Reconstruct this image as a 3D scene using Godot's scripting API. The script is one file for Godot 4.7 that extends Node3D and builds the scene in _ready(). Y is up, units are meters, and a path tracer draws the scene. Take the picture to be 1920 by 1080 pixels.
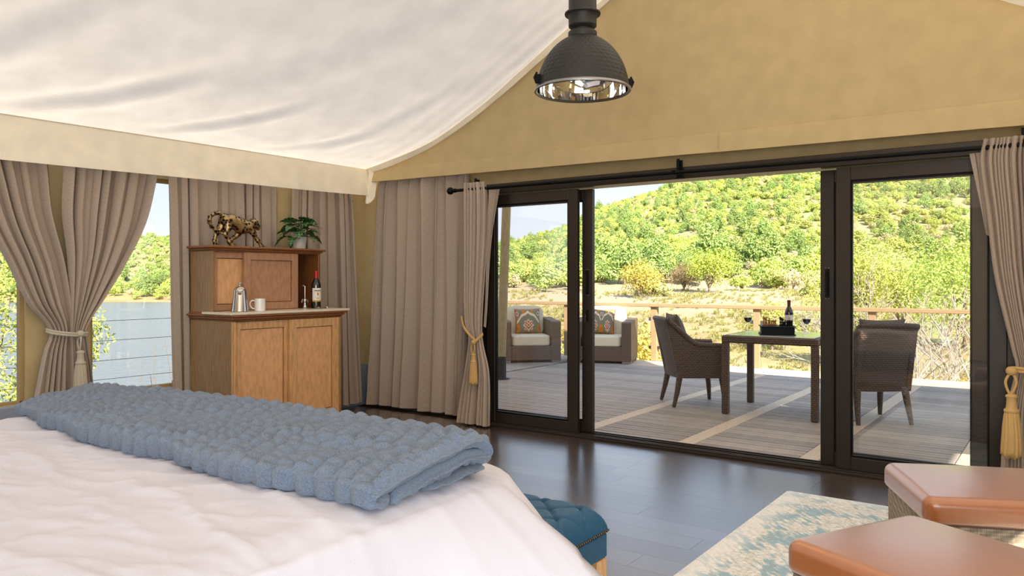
extends Node3D
# A safari tent bedroom with sliding doors open to a deck above a bushy valley. Metres, y up; the camera stands at x = 0, z = 0, the door wall lies towards -z, the window wall towards -x.

const EYE := 1.33
const YAW := 35.8463
const FOCAL := 1452.0            # pixels of a 1920 wide frame
const HORIZON := 523.0
const SUN_TO := Vector3(1.05, 1.0, 0.94)
const SUN_ENERGY := 4.2
const SKY_ENERGY := 1.06
const UNSEEN_BACK_ENERGY := 8.0
const UNSEEN_SIDE_ENERGY := 7.0

var M := {}
var T := {}
var used := {}
var rng := RandomNumberGenerator.new()


# ------------------------------------------------------------------ mesh builder
class MB:
	var v := PackedVector3Array()
	var n := PackedVector3Array()
	var uv := PackedVector2Array()
	var c := PackedColorArray()
	var idx := PackedInt32Array()
	var tint := Color.WHITE

	func put(p: Vector3, nn: Vector3, t: Vector2) -> int:
		v.append(p)
		n.append(nn)
		uv.append(t)
		c.append(tint)
		return v.size() - 1

	func poly(pts: Array, outward := Vector3.ZERO) -> void:
		var nn := Vector3.ZERO
		for j in range(1, pts.size() - 1):
			nn += (pts[j + 1] - pts[0]).cross(pts[j] - pts[0])
		nn = nn.normalized()
		if outward != Vector3.ZERO and nn.dot(outward) < 0.0:
			pts.reverse()
			nn = -nn
		var k := v.size()
		for p in pts:
			put(p, nn, Vector2(p.x + p.z, p.y))
		for j in range(1, pts.size() - 1):
			idx.append_array([k, k + j, k + j + 1])

	func box(at: Vector3, size: Vector3, bevel := 0.004, b := Basis.IDENTITY) -> MB:
		var h := size / 2.0
		var e := minf(bevel, minf(h.x, minf(h.y, h.z)) * 0.9)
		var p := {}
		for sx in [-1, 1]:
			for sy in [-1, 1]:
				for sz in [-1, 1]:
					p[[0, sx, sy, sz]] = at + b * Vector3(sx * h.x, sy * (h.y - e), sz * (h.z - e))
					p[[1, sx, sy, sz]] = at + b * Vector3(sx * (h.x - e), sy * h.y, sz * (h.z - e))
					p[[2, sx, sy, sz]] = at + b * Vector3(sx * (h.x - e), sy * (h.y - e), sz * h.z)
		for s in [-1, 1]:
			poly([p[[0, s, -1, -1]], p[[0, s, 1, -1]], p[[0, s, 1, 1]], p[[0, s, -1, 1]]], b * Vector3(s, 0, 0))
			poly([p[[1, -1, s, -1]], p[[1, 1, s, -1]], p[[1, 1, s, 1]], p[[1, -1, s, 1]]], b * Vector3(0, s, 0))
			poly([p[[2, -1, -1, s]], p[[2, 1, -1, s]], p[[2, 1, 1, s]], p[[2, -1, 1, s]]], b * Vector3(0, 0, s))
		if e > 0.0:
			for s in [-1, 1]:
				for t in [-1, 1]:
					poly([p[[0, s, t, -1]], p[[0, s, t, 1]], p[[1, s, t, 1]], p[[1, s, t, -1]]], b * Vector3(s, t, 0))
					poly([p[[0, s, -1, t]], p[[0, s, 1, t]], p[[2, s, 1, t]], p[[2, s, -1, t]]], b * Vector3(s, 0, t))
					poly([p[[1, -1, s, t]], p[[1, 1, s, t]], p[[2, 1, s, t]], p[[2, -1, s, t]]], b * Vector3(0, s, t))
					for q in [-1, 1]:
						poly([p[[0, s, t, q]], p[[1, s, t, q]], p[[2, s, t, q]]], b * Vector3(s, t, q))
		return self

	# a smooth surface f(u, v), u and v from 0 to 1
	func grid(f: Callable, nu: int, nv: int, close_u := false, us := 1.0, vs := 1.0, paint = null) -> MB:
		var k := v.size()
		var w := nu + 1
		for j in nv + 1:
			for i in nu + 1:
				var a := float(i) / nu
				var b := float(j) / nv
				v.append(f.call(a, b))
				n.append(Vector3.ZERO)
				uv.append(Vector2(a * us, b * vs))
				c.append(paint.call(a, b) if paint != null else tint)
		for j in nv:
			for i in nu:
				var a := k + j * w + i
				var b := a + 1
				var d := a + w
				var e := d + 1
				var nn := (v[e] - v[a]).cross(v[b] - v[d])
				n[a] += nn
				n[b] += nn
				n[d] += nn
				n[e] += nn
				idx.append_array([a, d, b, b, d, e])
		for j in nv + 1:
			if close_u:
				var a := k + j * w
				var s := n[a] + n[a + nu]
				n[a] = s
				n[a + nu] = s
			for i in nu + 1:
				var m := k + j * w + i
				n[m] = -n[m].normalized() if n[m].length_squared() > 1e-20 else Vector3.UP
		return self

	func lathe(profile: Array, seg := 24, xf := Transform3D.IDENTITY) -> MB:
		var m := profile.size() - 1
		return grid(func(u: float, w: float) -> Vector3:
			var q: Vector2 = profile[int(round(w * m))]
			return xf * Vector3(q.x * cos(u * TAU), q.y, q.x * sin(u * TAU)), seg, m, true, 1.0, 1.0)

	# a round bar along points; radius is a number or one for each point
	func tube(pts: Array, radius, seg := 8) -> MB:
		var m := pts.size()
		var side := Vector3.ZERO
		var rings: Array = []
		for i in m:
			var t: Vector3 = (pts[mini(i + 1, m - 1)] - pts[maxi(i - 1, 0)]).normalized()
			if i == 0:
				side = t.cross(Vector3.UP if absf(t.y) < 0.9 else Vector3.RIGHT).normalized()
			else:
				side = (side - t * side.dot(t)).normalized()
			var r: float = radius[i] if radius is Array else radius
			if i == 0:
				rings.append([pts[i], side, t.cross(side), 1e-5])
			rings.append([pts[i], side, t.cross(side), r])
			if i == m - 1:
				rings.append([pts[i], side, t.cross(side), 1e-5])
		var last := rings.size() - 1
		return grid(func(u: float, w: float) -> Vector3:
			var g: Array = rings[int(round(w * last))]
			return g[0] + (g[1] * cos(u * TAU) + g[2] * sin(u * TAU)) * g[3], seg, last, true)

	# the same along a smooth line through the points
	func bend(pts: Array, radius, seg := 8, n_ := 6) -> MB:
		var out: Array = []
		var rad: Array = []
		var m := pts.size()
		for i in m - 1:
			for k in n_ + (1 if i == m - 2 else 0):
				var t := float(k) / n_
				out.append((pts[i] as Vector3).cubic_interpolate(pts[i + 1], pts[maxi(i - 1, 0)], pts[mini(i + 2, m - 1)], t))
				rad.append(lerpf(radius[i], radius[i + 1], t) if radius is Array else radius)
		return tube(out, rad, seg)

	# a cushion-like rounded box; e from 0.1 (boxy) to 1 (ellipsoid)
	func pad(at: Vector3, half: Vector3, e := 0.3, b := Basis.IDENTITY, nu := 32, nv := 20) -> MB:
		return grid(func(u: float, w: float) -> Vector3:
			var t := u * TAU
			var s := (w - 0.5) * PI
			var cs := pow(absf(cos(s)), e)
			return at + b * (half * Vector3(cs * signf(cos(t)) * pow(absf(cos(t)), e), signf(sin(s)) * pow(absf(sin(s)), e), cs * signf(sin(t)) * pow(absf(sin(t)), e))), nu, nv, true)

	# a flat outline pulled to a thickness along local z
	func slab(outline: PackedVector2Array, depth: float, xf := Transform3D.IDENTITY) -> MB:
		var tri := Geometry2D.triangulate_polygon(outline)
		for s in [-0.5, 0.5]:
			for k in range(0, tri.size(), 3):
				poly([xf * Vector3(outline[tri[k]].x, outline[tri[k]].y, s * depth), xf * Vector3(outline[tri[k + 1]].x, outline[tri[k + 1]].y, s * depth), xf * Vector3(outline[tri[k + 2]].x, outline[tri[k + 2]].y, s * depth)], xf.basis.z * s)
		var m := outline.size()
		var turn := 0.0
		for k in m:
			turn += outline[k].cross(outline[(k + 1) % m])
		for k in m:
			var a := outline[k]
			var b := outline[(k + 1) % m]
			var o := Vector2(b.y - a.y, a.x - b.x) * signf(turn)
			poly([xf * Vector3(a.x, a.y, -0.5 * depth), xf * Vector3(b.x, b.y, -0.5 * depth), xf * Vector3(b.x, b.y, 0.5 * depth), xf * Vector3(a.x, a.y, 0.5 * depth)], xf.basis * Vector3(o.x, o.y, 0))
		return self

	# one leaf: two triangles folded along the middle
	func leaf(at: Vector3, along: Vector3, across: Vector3, fold: Vector3) -> void:
		var nn := (across.cross(along)).normalized()
		if nn.dot(fold) < 0.0:
			nn = -nn
			across = -across
		var k := v.size()
		var mid := at + along * 0.5
		put(at, nn, Vector2(0.5, 0))
		put(mid + across * 0.5 + fold * 0.12 * along.length(), nn, Vector2(1, 0.5))
		put(at + along, nn, Vector2(0.5, 1))
		put(mid - across * 0.5 + fold * 0.12 * along.length(), nn, Vector2(0, 0.5))
		if (v[k + 2] - v[k]).cross(v[k + 1] - v[k]).dot(nn) > 0.0:
			idx.append_array([k, k + 1, k + 2, k, k + 2, k + 3])
		else:
			idx.append_array([k, k + 2, k + 1, k, k + 3, k + 2])

	func mesh() -> ArrayMesh:
		var a := []
		a.resize(Mesh.ARRAY_MAX)
		a[Mesh.ARRAY_VERTEX] = v
		a[Mesh.ARRAY_NORMAL] = n
		a[Mesh.ARRAY_TEX_UV] = uv
		a[Mesh.ARRAY_COLOR] = c
		a[Mesh.ARRAY_INDEX] = idx
		var m := ArrayMesh.new()
		m.add_surface_from_arrays(Mesh.PRIMITIVE_TRIANGLES, a)
		return m


# ------------------------------------------------------------------ naming
func numbered(called: String) -> String:
	var k: int = used.get(called, 0)
	used[called] = k + 1
	return called if k == 0 else "%s_%03d" % [called, k]

func thing(called: String, label: String, category: String, at := Vector3.ZERO, turn := 0.0, group := "") -> Node3D:
	var o := Node3D.new()
	o.name = numbered(called)
	add_child(o)
	o.position = at
	o.rotation.y = turn
	return tag(o, label, category, group)

func tag(o: Node3D, label: String, category: String, group := "", kind := "") -> Node3D:
	o.set_meta("label", label)
	o.set_meta("category", category)
	if group:
		o.set_meta("group", group)
	if kind:
		o.set_meta("kind", kind)
	return o

func part(called: String, mb, m: Material, parent: Node3D, label := "") -> MeshInstance3D:
	var o := MeshInstance3D.new()
	o.name = called
	o.mesh = mb.mesh() if mb is MB else mb
	o.material_override = m
	o.cast_shadow = GeometryInstance3D.SHADOW_CASTING_SETTING_DOUBLE_SIDED
	parent.add_child(o, true)
	if label:
		o.set_meta("label", label)
	return o

func single(called: String, mb, m: Material, label: String, category: String, group := "", kind := "") -> MeshInstance3D:
	var o := part(numbered(called), mb, m, self)
	tag(o, label, category, group, kind)
	return o

func structure(called: String, mb, m: Material, label: String, category: String) -> MeshInstance3D:
	return single(called, mb, m, label, category, "", "structure")

func copy_of(o: Node3D, base: String, at: Vector3, turn: float, label: String, group := "") -> Node3D:
	var r: Node3D = o.duplicate()
	r.name = numbered(base)
	add_child(r)
	r.position = at
	r.rotation.y = turn
	r.set_meta("label", label)
	if group:
		r.set_meta("group", group)
	return r

func rnd(a: float, b: float) -> float:
	return rng.randf_range(a, b)

# value at y of a curve given as Vector2(y, value), y falling or rising
func curve_at(pts: Array, y: float) -> float:
	var m := pts.size()
	var up: bool = pts[m - 1].x > pts[0].x
	for k in m - 1:
		var a: Vector2 = pts[k]
		var b: Vector2 = pts[k + 1]
		if (up and y <= b.x) or (not up and y >= b.x) or k == m - 2:
			var t := clampf((y - a.x) / (b.x - a.x), -0.2, 1.2)
			var sa: float = (b.y - pts[maxi(k - 1, 0)].y) / (b.x - pts[maxi(k - 1, 0)].x) * (b.x - a.x)
			var sb: float = (pts[mini(k + 2, m - 1)].y - a.y) / (pts[mini(k + 2, m - 1)].x - a.x) * (b.x - a.x)
			return a.y * (2 * t * t * t - 3 * t * t + 1) + sa * (t * t * t - 2 * t * t + t) + b.y * (-2 * t * t * t + 3 * t * t) + sb * (t * t * t - t * t)
	return pts[m - 1].y


# ------------------------------------------------------------------ materials
func noise_tex(freq: float, lo: float, hi: float, octaves := 4, size := 512, seed_ := 1, warp := 0.0) -> NoiseTexture2D:
	var f := FastNoiseLite.new()
	f.seed = seed_
	f.noise_type = FastNoiseLite.TYPE_SIMPLEX_SMOOTH
	f.frequency = freq
	f.fractal_octaves = octaves
	if warp > 0.0:
		f.domain_warp_enabled = true
		f.domain_warp_amplitude = warp
		f.domain_warp_frequency = freq * 0.7
	var t := NoiseTexture2D.new()
	t.width = size
	t.height = size
	t.seamless = true
	t.noise = f
	var g := Gradient.new()
	g.set_color(0, Color(lo, lo, lo))
	g.set_color(1, Color(hi, hi, hi))
	t.color_ramp = g
	return t

func picture(w: int, h: int, f: Callable) -> ImageTexture:
	var im := Image.create(w, h, false, Image.FORMAT_RGB8)
	for y in h:
		for x in w:
			im.set_pixel(x, y, f.call((x + 0.5) / w, (y + 0.5) / h))
	return ImageTexture.create_from_image(im)

func mat(col: Color, rough := 0.6, o := {}) -> StandardMaterial3D:
	var m := StandardMaterial3D.new()
	m.albedo_color = col
	m.roughness = rough
	m.cull_mode = BaseMaterial3D.CULL_DISABLED
	m.metallic = o.get("metal", 0.0)
	m.metallic_specular = o.get("spec", 0.5)
	if o.has("tex"):
		m.albedo_texture = o.tex
	if o.has("height"):
		m.heightmap_enabled = true
		m.heightmap_texture = o.height
		m.heightmap_scale = o.get("relief", 0.1)
	if o.has("rough_tex"):
		m.roughness_texture = o.rough_tex
	if o.get("tri", true) and (o.has("tex") or o.has("height")):
		m.uv1_triplanar = true
		m.uv1_triplanar_sharpness = 4.0
	m.uv1_scale = o.get("scale", Vector3.ONE)
	if o.has("rim"):
		m.rim_enabled = true
		m.rim = o.rim
		m.rim_tint = o.get("rim_tint", 0.5)
	if o.has("coat"):
		m.clearcoat_enabled = true
		m.clearcoat = o.coat
		m.clearcoat_roughness = o.get("coat_rough", 0.2)
	if o.has("back"):
		m.backlight_enabled = true
		m.backlight = o.back
	if o.has("glow"):
		m.emission_enabled = true
		m.emission = o.glow
		m.emission_energy_multiplier = o.get("power", 1.0)
	if o.has("paint"):
		m.vertex_color_use_as_albedo = true
	if col.a < 1.0:
		m.transparency = BaseMaterial3D.TRANSPARENCY_ALPHA
	return m

func make_materials() -> void:
	T.cloud = noise_tex(0.012, 0.93, 1.0, 5, 512, 3)
	T.grain = noise_tex(0.016, 0.78, 1.0, 5, 512, 8, 30.0)
	T.fine = noise_tex(0.09, 0.0, 1.0, 3, 512, 5)
	T.mottle = noise_tex(0.03, 0.80, 1.0, 4, 512, 11)
	T.crumple = noise_tex(0.008, 0.0, 1.0, 3, 512, 21, 40.0)
	T.patina = noise_tex(0.02, 0.86, 1.0, 5, 512, 44, 25.0)
	T.fur = noise_tex(0.035, 0.58, 1.0, 4, 512, 41)
	T.slub = noise_tex(0.05, 0.82, 1.0, 3, 512, 17)
	# two strands over, two under, round upright ribs
	var weave := func(x: float, y: float) -> float:
		var row := int(floor(y * 4.0))
		var u := fposmod(x * 2.0 + (0.5 if row % 2 else 0.0), 1.0)
		var across: float = sqrt(maxf(0.0, 1.0 - pow(2.0 * fposmod(y * 4.0, 1.0) - 1.0, 2.0)))
		var along := sin(u * PI)
		return clampf(across * (0.25 + 0.75 * along), 0.0, 1.0)
	T.weave_height = picture(96, 96, func(x: float, y: float) -> Color:
		var h: float = weave.call(x, y)
		return Color(h, h, h))
	T.weave = picture(96, 96, func(x: float, y: float) -> Color:
		var h: float = weave.call(x, y)
		var k := 0.35 + 0.65 * smoothstep(0.05, 0.5, h)
		var s := 0.86 + 0.14 * sin(y * 4.0 * TAU * 3.0)
		return Color(k * s, k * s, k * s))
	rng.seed = 4
	var threads: Array = []
	for k in 256:
		threads.append([rnd(0.55, 1.0), rnd(0.6, 1.0)])
	T.linen = picture(256, 256, func(x: float, y: float) -> Color:
		var over := (int(x * 128) + int(y * 128)) % 2 == 0
		var a: float = threads[int(x * 128)][0] if over else threads[int(y * 128)][1]
		a *= 0.9 + 0.1 * sin(y * 40.0 + x * 17.0)
		return Color(a, a, a))
	M.canvas_white = mat(Color(0.95, 0.905, 0.85), 0.85, {"back": Color(0.83, 0.835, 0.85), "tex": T.cloud, "scale": Vector3(0.5, 0.5, 0.5), "height": T.fine, "relief": 0.004})
	M.canvas_cream = mat(Color(0.99, 0.95, 0.86), 0.85, {"tex": T.cloud, "scale": Vector3(0.6, 0.6, 0.6)})
	M.canvas_olive = mat(Color(0.78, 0.69, 0.505), 0.85, {"tex": T.cloud, "scale": Vector3(0.7, 0.7, 0.7)})
	M.canvas_seam = mat(Color(0.66, 0.56, 0.38), 0.9)
	M.curtain = mat(Color(0.755, 0.68, 0.61), 0.8, {"tex": T.slub, "scale": Vector3(0.9, 14.0, 1.0), "tri": false, "height": T.slub, "relief": 0.03, "rim": 0.3})
	M.floor = []
	for k in 4:
		M.floor.append(mat(Color(0.325, 0.27, 0.24) * [0.95, 0.98, 1.02, 1.05][k], 0.26, {"tex": T.grain, "scale": Vector3(0.7, 5.0, 7.0), "height": T.grain, "relief": 0.004, "spec": 0.72, "coat": 1.0, "coat_rough": 0.22}))
	M.slab = mat(Color(0.25, 0.19, 0.15), 0.5)
	M.deck = []
	for k in 3:
		M.deck.append(mat(Color(0.70, 0.66, 0.63) * [0.95, 1.0, 1.05][k], 0.55, {"tex": T.grain, "scale": Vector3(0.6, 6.0, 9.0), "height": T.grain, "relief": 0.03}))
	M.deck_light = mat(Color(0.82, 0.75, 0.66), 0.55, {"tex": T.cloud, "scale": Vector3(5.0, 5.0, 0.8)})
	M.rail = mat(Color(0.63, 0.53, 0.405), 0.55, {"tex": T.cloud, "scale": Vector3(1.0, 3.0, 3.0)})
	M.bronze = mat(Color(0.19, 0.155, 0.125), 0.38, {"metal": 0.35, "height": T.fine, "relief": 0.003})
	M.black = mat(Color(0.02, 0.02, 0.022), 0.5, {"spec": 0.3})
	M.steel = mat(Color(0.78, 0.77, 0.75), 0.12, {"metal": 1.0})
	M.steel_dull = mat(Color(0.62, 0.62, 0.62), 0.35, {"metal": 1.0})
	M.glass = mat(Color(0.05, 0.06, 0.06, 0.02), 0.0)
	M.wood = mat(Color(0.92, 0.71, 0.48), 0.42, {"tex": T.grain, "scale": Vector3(5.0, 0.6, 5.0), "height": T.grain, "relief": 0.01})
	M.wood_panel = mat(Color(0.92, 0.70, 0.49), 0.45, {"tex": T.patina, "scale": Vector3(2.2, 0.8, 2.2)})
	M.wood_grey = mat(Color(0.74, 0.555, 0.42), 0.5, {"tex": T.patina, "scale": Vector3(2.2, 0.9, 2.2)})
	M.wood_dark = mat(Color(0.60, 0.37, 0.20), 0.42, {"tex": T.grain, "scale": Vector3(5.0, 0.7, 5.0)})
	M.wood_side = mat(Color(0.66, 0.51, 0.33), 0.45, {"tex": T.grain, "scale": Vector3(5.0, 0.5, 6.0)})
	M.marble = mat(Color(0.90, 0.85, 0.75), 0.25, {"tex": T.cloud, "scale": Vector3(2, 2, 2)})
	M.white = mat(Color(0.93, 0.92, 0.90), 0.2, {"coat": 0.5})
	M.pot = mat(Color(0.86, 0.84, 0.81), 0.45)
	M.duvet = mat(Color(0.79, 0.785, 0.825), 0.8, {"height": T.crumple, "relief": 0.5, "scale": Vector3(0.8, 0.8, 0.8), "rim": 0.2})
	M.blanket = mat(Color(0.50, 0.58, 0.69), 0.9, {"tex": T.fur, "scale": Vector3(9, 9, 9), "height": T.fine, "relief": 0.35, "rim": 1.0, "rim_tint": 0.3})
	M.blanket_edge = mat(Color(0.78, 0.82, 0.82), 0.8)
	M.velvet = mat(Color(0.045, 0.31, 0.45), 0.55, {"rim": 1.0, "rim_tint": 0.7, "tex": T.mottle, "scale": Vector3(3, 3, 3)})
	M.brass = mat(Color(0.42, 0.35, 0.25), 0.3, {"metal": 1.0})
	M.leather = mat(Color(0.64, 0.345, 0.05), 0.32, {"rim": 0.65, "rim_tint": 0.0, "coat": 1.0, "coat_rough": 0.3, "tex": T.cloud, "scale": Vector3(4, 4, 4), "height": T.fine, "relief": 0.006, "spec": 0.7})
	M.leather_seam = mat(Color(0.36, 0.14, 0.05), 0.5)
	M.linen = mat(Color(0.80, 0.73, 0.64), 0.9, {"tex": T.linen, "scale": Vector3(4.5, 4.5, 4.5), "height": T.linen, "relief": 0.08})
	M.wicker = mat(Color(0.52, 0.42, 0.35), 0.5, {"tex": T.weave, "scale": Vector3(12, 12, 12), "height": T.weave_height, "relief": 0.5})
	M.wicker_dark = mat(Color(0.40, 0.32, 0.265), 0.5, {"tex": T.weave, "scale": Vector3(13, 13, 13), "height": T.weave_height, "relief": 0.4})
	M.cushion = mat(Color(0.88, 0.84, 0.74), 0.85, {"height": T.crumple, "relief": 0.4, "scale": Vector3(2, 2, 2)})
	M.cushion_grey = mat(Color(0.42, 0.39, 0.36), 0.9)
	M.ceramic_glass = mat(Color(0.70, 0.76, 0.72), 0.08, {"spec": 0.8})
	M.gunmetal = mat(Color(0.175, 0.167, 0.16), 0.5, {"metal": 0.3})
	M.mirror = mat(Color(0.92, 0.92, 0.92), 0.03, {"metal": 1.0})
	M.bulb = mat(Color(1.0, 0.75, 0.4), 0.4, {"glow": Color(1.0, 0.55, 0.15), "power": 3.0})
	M.gold_rope = mat(Color(0.84, 0.68, 0.42), 0.6, {"tex": T.slub, "scale": Vector3(40, 3, 40), "rim": 0.5})
	M.pale_rope = mat(Color(0.82, 0.77, 0.68), 0.7, {"tex": T.slub, "scale": Vector3(40, 3, 40), "rim": 0.3})
	M.bottle = mat(Color(0.03, 0.035, 0.03), 0.08, {"spec": 0.7})
	M.red_cap = mat(Color(0.72, 0.05, 0.05), 0.3)
	M.dark_cap = mat(Color(0.30, 0.07, 0.05), 0.35)
	M.wine = mat(Color(0.12, 0.015, 0.03), 0.05)
	M.clear = mat(Color(0.1, 0.1, 0.1, 0.03), 0.0)
	M.pole = mat(Color(0.74, 0.68, 0.52), 0.7, {"tex": T.grain, "scale": Vector3(6, 1.0, 6)})
	M.soil = mat(Color(1, 1, 1), 0.95, {"paint": true, "tex": T.mottle, "scale": Vector3(0.25, 0.25, 0.25)})
	M.water = mat(Color(0.42, 0.44, 0.47), 0.22, {"height": T.crumple, "relief": 9.0, "scale": Vector3(0.35, 0.35, 0.12), "spec": 0.7})
	M.bark = mat(Color(0.52, 0.47, 0.40), 0.9)
	M.bark_pale = mat(Color(0.70, 0.66, 0.61), 0.9)
	M.leaf_far = mat(Color(1, 1, 1), 0.7, {"paint": true, "back": Color(0.75, 0.8, 0.3)})
	M.wire = mat(Color(0.36, 0.37, 0.39), 0.5, {"metal": 0.5})
	M.sill = mat(Color(0.55, 0.59, 0.66), 0.5)

func _ready() -> void:
	# camera
	var cam := Camera3D.new()
	cam.name = "camera"
	cam.position = Vector3(0, EYE, 0)
	cam.rotation_degrees = Vector3(0, YAW, 0)
	cam.projection = Camera3D.PROJECTION_FRUSTUM
	cam.near = 0.05
	cam.far = 2000.0
	cam.size = 1080.0 / FOCAL * cam.near
	cam.frustum_offset = Vector2(0, (HORIZON - 540.0) / FOCAL * cam.near)
	add_child(cam)
	cam.current = true
	# sky, exposure
	var sky := ProceduralSkyMaterial.new()
	sky.sky_top_color = Color(0.74, 0.845, 0.975)
	sky.sky_horizon_color = Color(0.955, 0.965, 0.975)
	sky.ground_bottom_color = Color(0.62, 0.58, 0.45)
	sky.ground_horizon_color = Color(0.80, 0.78, 0.68)
	sky.sky_curve = 0.12
	sky.sky_energy_multiplier = SKY_ENERGY
	sky.ground_energy_multiplier = SKY_ENERGY * 0.7
	var env := Environment.new()
	env.background_mode = Environment.BG_SKY
	env.sky = Sky.new()
	env.sky.sky_material = sky
	env.tonemap_mode = Environment.TONE_MAPPER_LINEAR
	env.tonemap_exposure = 1.15
	env.sdfgi_enabled = true
	env.ssao_enabled = true
	env.ssil_enabled = true
	var we := WorldEnvironment.new()
	we.name = "environment"
	we.environment = env
	add_child(we)
	# the sun stands behind the camera, to its right
	var sun := DirectionalLight3D.new()
	sun.name = "sun"
	sun.light_color = Color(1.0, 0.95, 0.86)
	sun.light_energy = SUN_ENERGY
	sun.light_angular_distance = 0.53
	sun.shadow_enabled = true
	sun.sky_mode = DirectionalLight3D.SKY_MODE_LIGHT_ONLY
	add_child(sun)
	sun.look_at_from_position(SUN_TO * 10.0, Vector3.ZERO, Vector3.UP)
	# unseen area lights behind the camera and to its right, placed to brighten the room
	unseen_light("unseen_back_light", Vector3(0.25, 1.5, 3.42), Vector2(2.0, 1.7), Vector3(-2.6, 1.2, -3.0), UNSEEN_BACK_ENERGY)
	unseen_light("unseen_side_light", Vector3(1.44, 1.1, 0.5), Vector2(2.8, 1.5), Vector3(-4.0, 1.6, -2.5), UNSEEN_SIDE_ENERGY)

	make_materials()
	build_shell()
	build_doors()
	build_deck()
	build_land()
	build_curtains()
	build_cabinet()
	build_bed()
	build_seats()
	build_lamp()
	build_deck_furniture()
	build_small()

func unseen_light(called: String, at: Vector3, size: Vector2, towards: Vector3, energy: float) -> void:
	var l := AreaLight3D.new()
	l.name = called
	l.area_size = size
	l.light_color = Color(0.95, 0.975, 1.0)
	l.light_energy = energy
	l.area_range = 30.0
	l.shadow_enabled = true
	add_child(l)
	l.look_at_from_position(at, towards, Vector3.UP)


# ------------------------------------------------------------------ the tent
const RIDGE := -2.2
const ROOF := [Vector2(-6.2, 2.44), Vector2(-5.87, 2.455), Vector2(-5.07, 2.615), Vector2(-4.41, 2.89), Vector2(-3.9, 3.165), Vector2(-3.49, 3.405), Vector2(-3.08, 3.63), Vector2(-2.2, 4.13)]

func roof_y(x: float) -> float:
	return curve_at(ROOF, RIDGE - absf(x - RIDGE))

# distance of p from the segment a-b, and how far along
func near_line(p: Vector2, a: Vector2, b: Vector2) -> Vector2:
	var d := b - a
	var t := (p - a).dot(d) / d.length_squared()
	return Vector2((p - a).cross(d.normalized()), t)

const FOLDS := [[-5.80, -2.10, -4.70, -3.05, 0.022, 0.10], [-5.83, -3.15, -4.75, -3.92, 0.016, 0.07], [-5.80, -1.2, -4.2, -2.2, 0.018, 0.13], [-5.5, -4.5, -4.2, -5.0, 0.010, 0.09], [-5.80, -4.1, -5.0, -4.8, 0.009, 0.06], [-4.9, -3.1, -3.2, -4.5, 0.008, 0.16]]

func ceiling_point(x: float, z: float) -> Vector3:
	var y := roof_y(x)
	var e := clampf((x + 5.87) / 0.35, 0.0, 1.0)
	for f in FOLDS:
		var q := near_line(Vector2(x, z), Vector2(f[0], f[1]), Vector2(f[2], f[3]))
		var fade: float = smoothstep(-0.15, 0.15, q.y) * smoothstep(1.25, 0.6, q.y)
		var s: float = q.x / f[5]
		y += e * fade * f[4] * (exp(-s * s) - 0.8 * exp(-(s - 1.5) * (s - 1.5)))
	var g := z + 5.6
	if g < 0.7:
		y += 0.011 * exp(-g * 4.0) * sin(g * 34.0 + 2.0 * sin(x * 1.7)) * smoothstep(0.0, 0.06, g) * e
	# the cloth hangs a little between its fixings
	y -= 0.035 * e * sin(clampf((z + 5.6) / 2.4, 0.0, 1.0) * PI)
	return Vector3(x, y, z)

func wall_with_holes(called: String, along_z: bool, at: float, thick: float, from: float, to: float, top: float, holes: Array, m: Material, label: String, bottom := 0.0) -> MeshInstance3D:
	var mb := MB.new()
	var rect := func(a: float, b: float, y0: float, y1: float) -> void:
		if b - a < 0.001 or y1 - y0 < 0.001:
			return
		var mid := Vector3((a + b) / 2, (y0 + y1) / 2, at)
		var size := Vector3(b - a, y1 - y0, thick)
		if along_z:
			mid = Vector3(at, mid.y, mid.x)
			size = Vector3(thick, size.y, size.x)
		mb.box(mid, size, 0.0)
	var cur := from
	for h in holes:
		rect.call(cur, h[0], bottom, top)
		rect.call(h[0], h[1], bottom, h[2])
		rect.call(h[0], h[1], h[3], top)
		cur = h[1]
	rect.call(cur, to, bottom, top)
	return structure(called, mb, m, label, "wall")

func window(called: String, along_z: bool, at: float, h: Array, label: String) -> void:
	var o := thing(called, label, "window")
	o.set_meta("kind", "structure")
	var f := MB.new()
	var put := func(a: float, b: float, y0: float, y1: float, thick: float, mb: MB) -> void:
		var mid := Vector3((a + b) / 2, (y0 + y1) / 2, at)
		var size := Vector3(b - a, y1 - y0, thick)
		if along_z:
			mid = Vector3(at, mid.y, mid.x)
			size = Vector3(thick, size.y, size.x)
		mb.box(mid, size, 0.002)
	put.call(h[0], h[0] + 0.03, h[2], h[3], 0.05, f)
	put.call(h[1] - 0.03, h[1], h[2], h[3], 0.05, f)
	put.call(h[0], h[1], h[2], h[2] + 0.02, 0.05, f)
	put.call(h[0], h[1], h[3] - 0.03, h[3], 0.05, f)
	part("window_frame", f, M.canvas_seam, o)
	var g := MB.new()
	put.call(h[0] + 0.03, h[1] - 0.03, h[2] + 0.02, h[3] - 0.03, 0.004, g)
	part("pane", g, M.glass, o)

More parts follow.
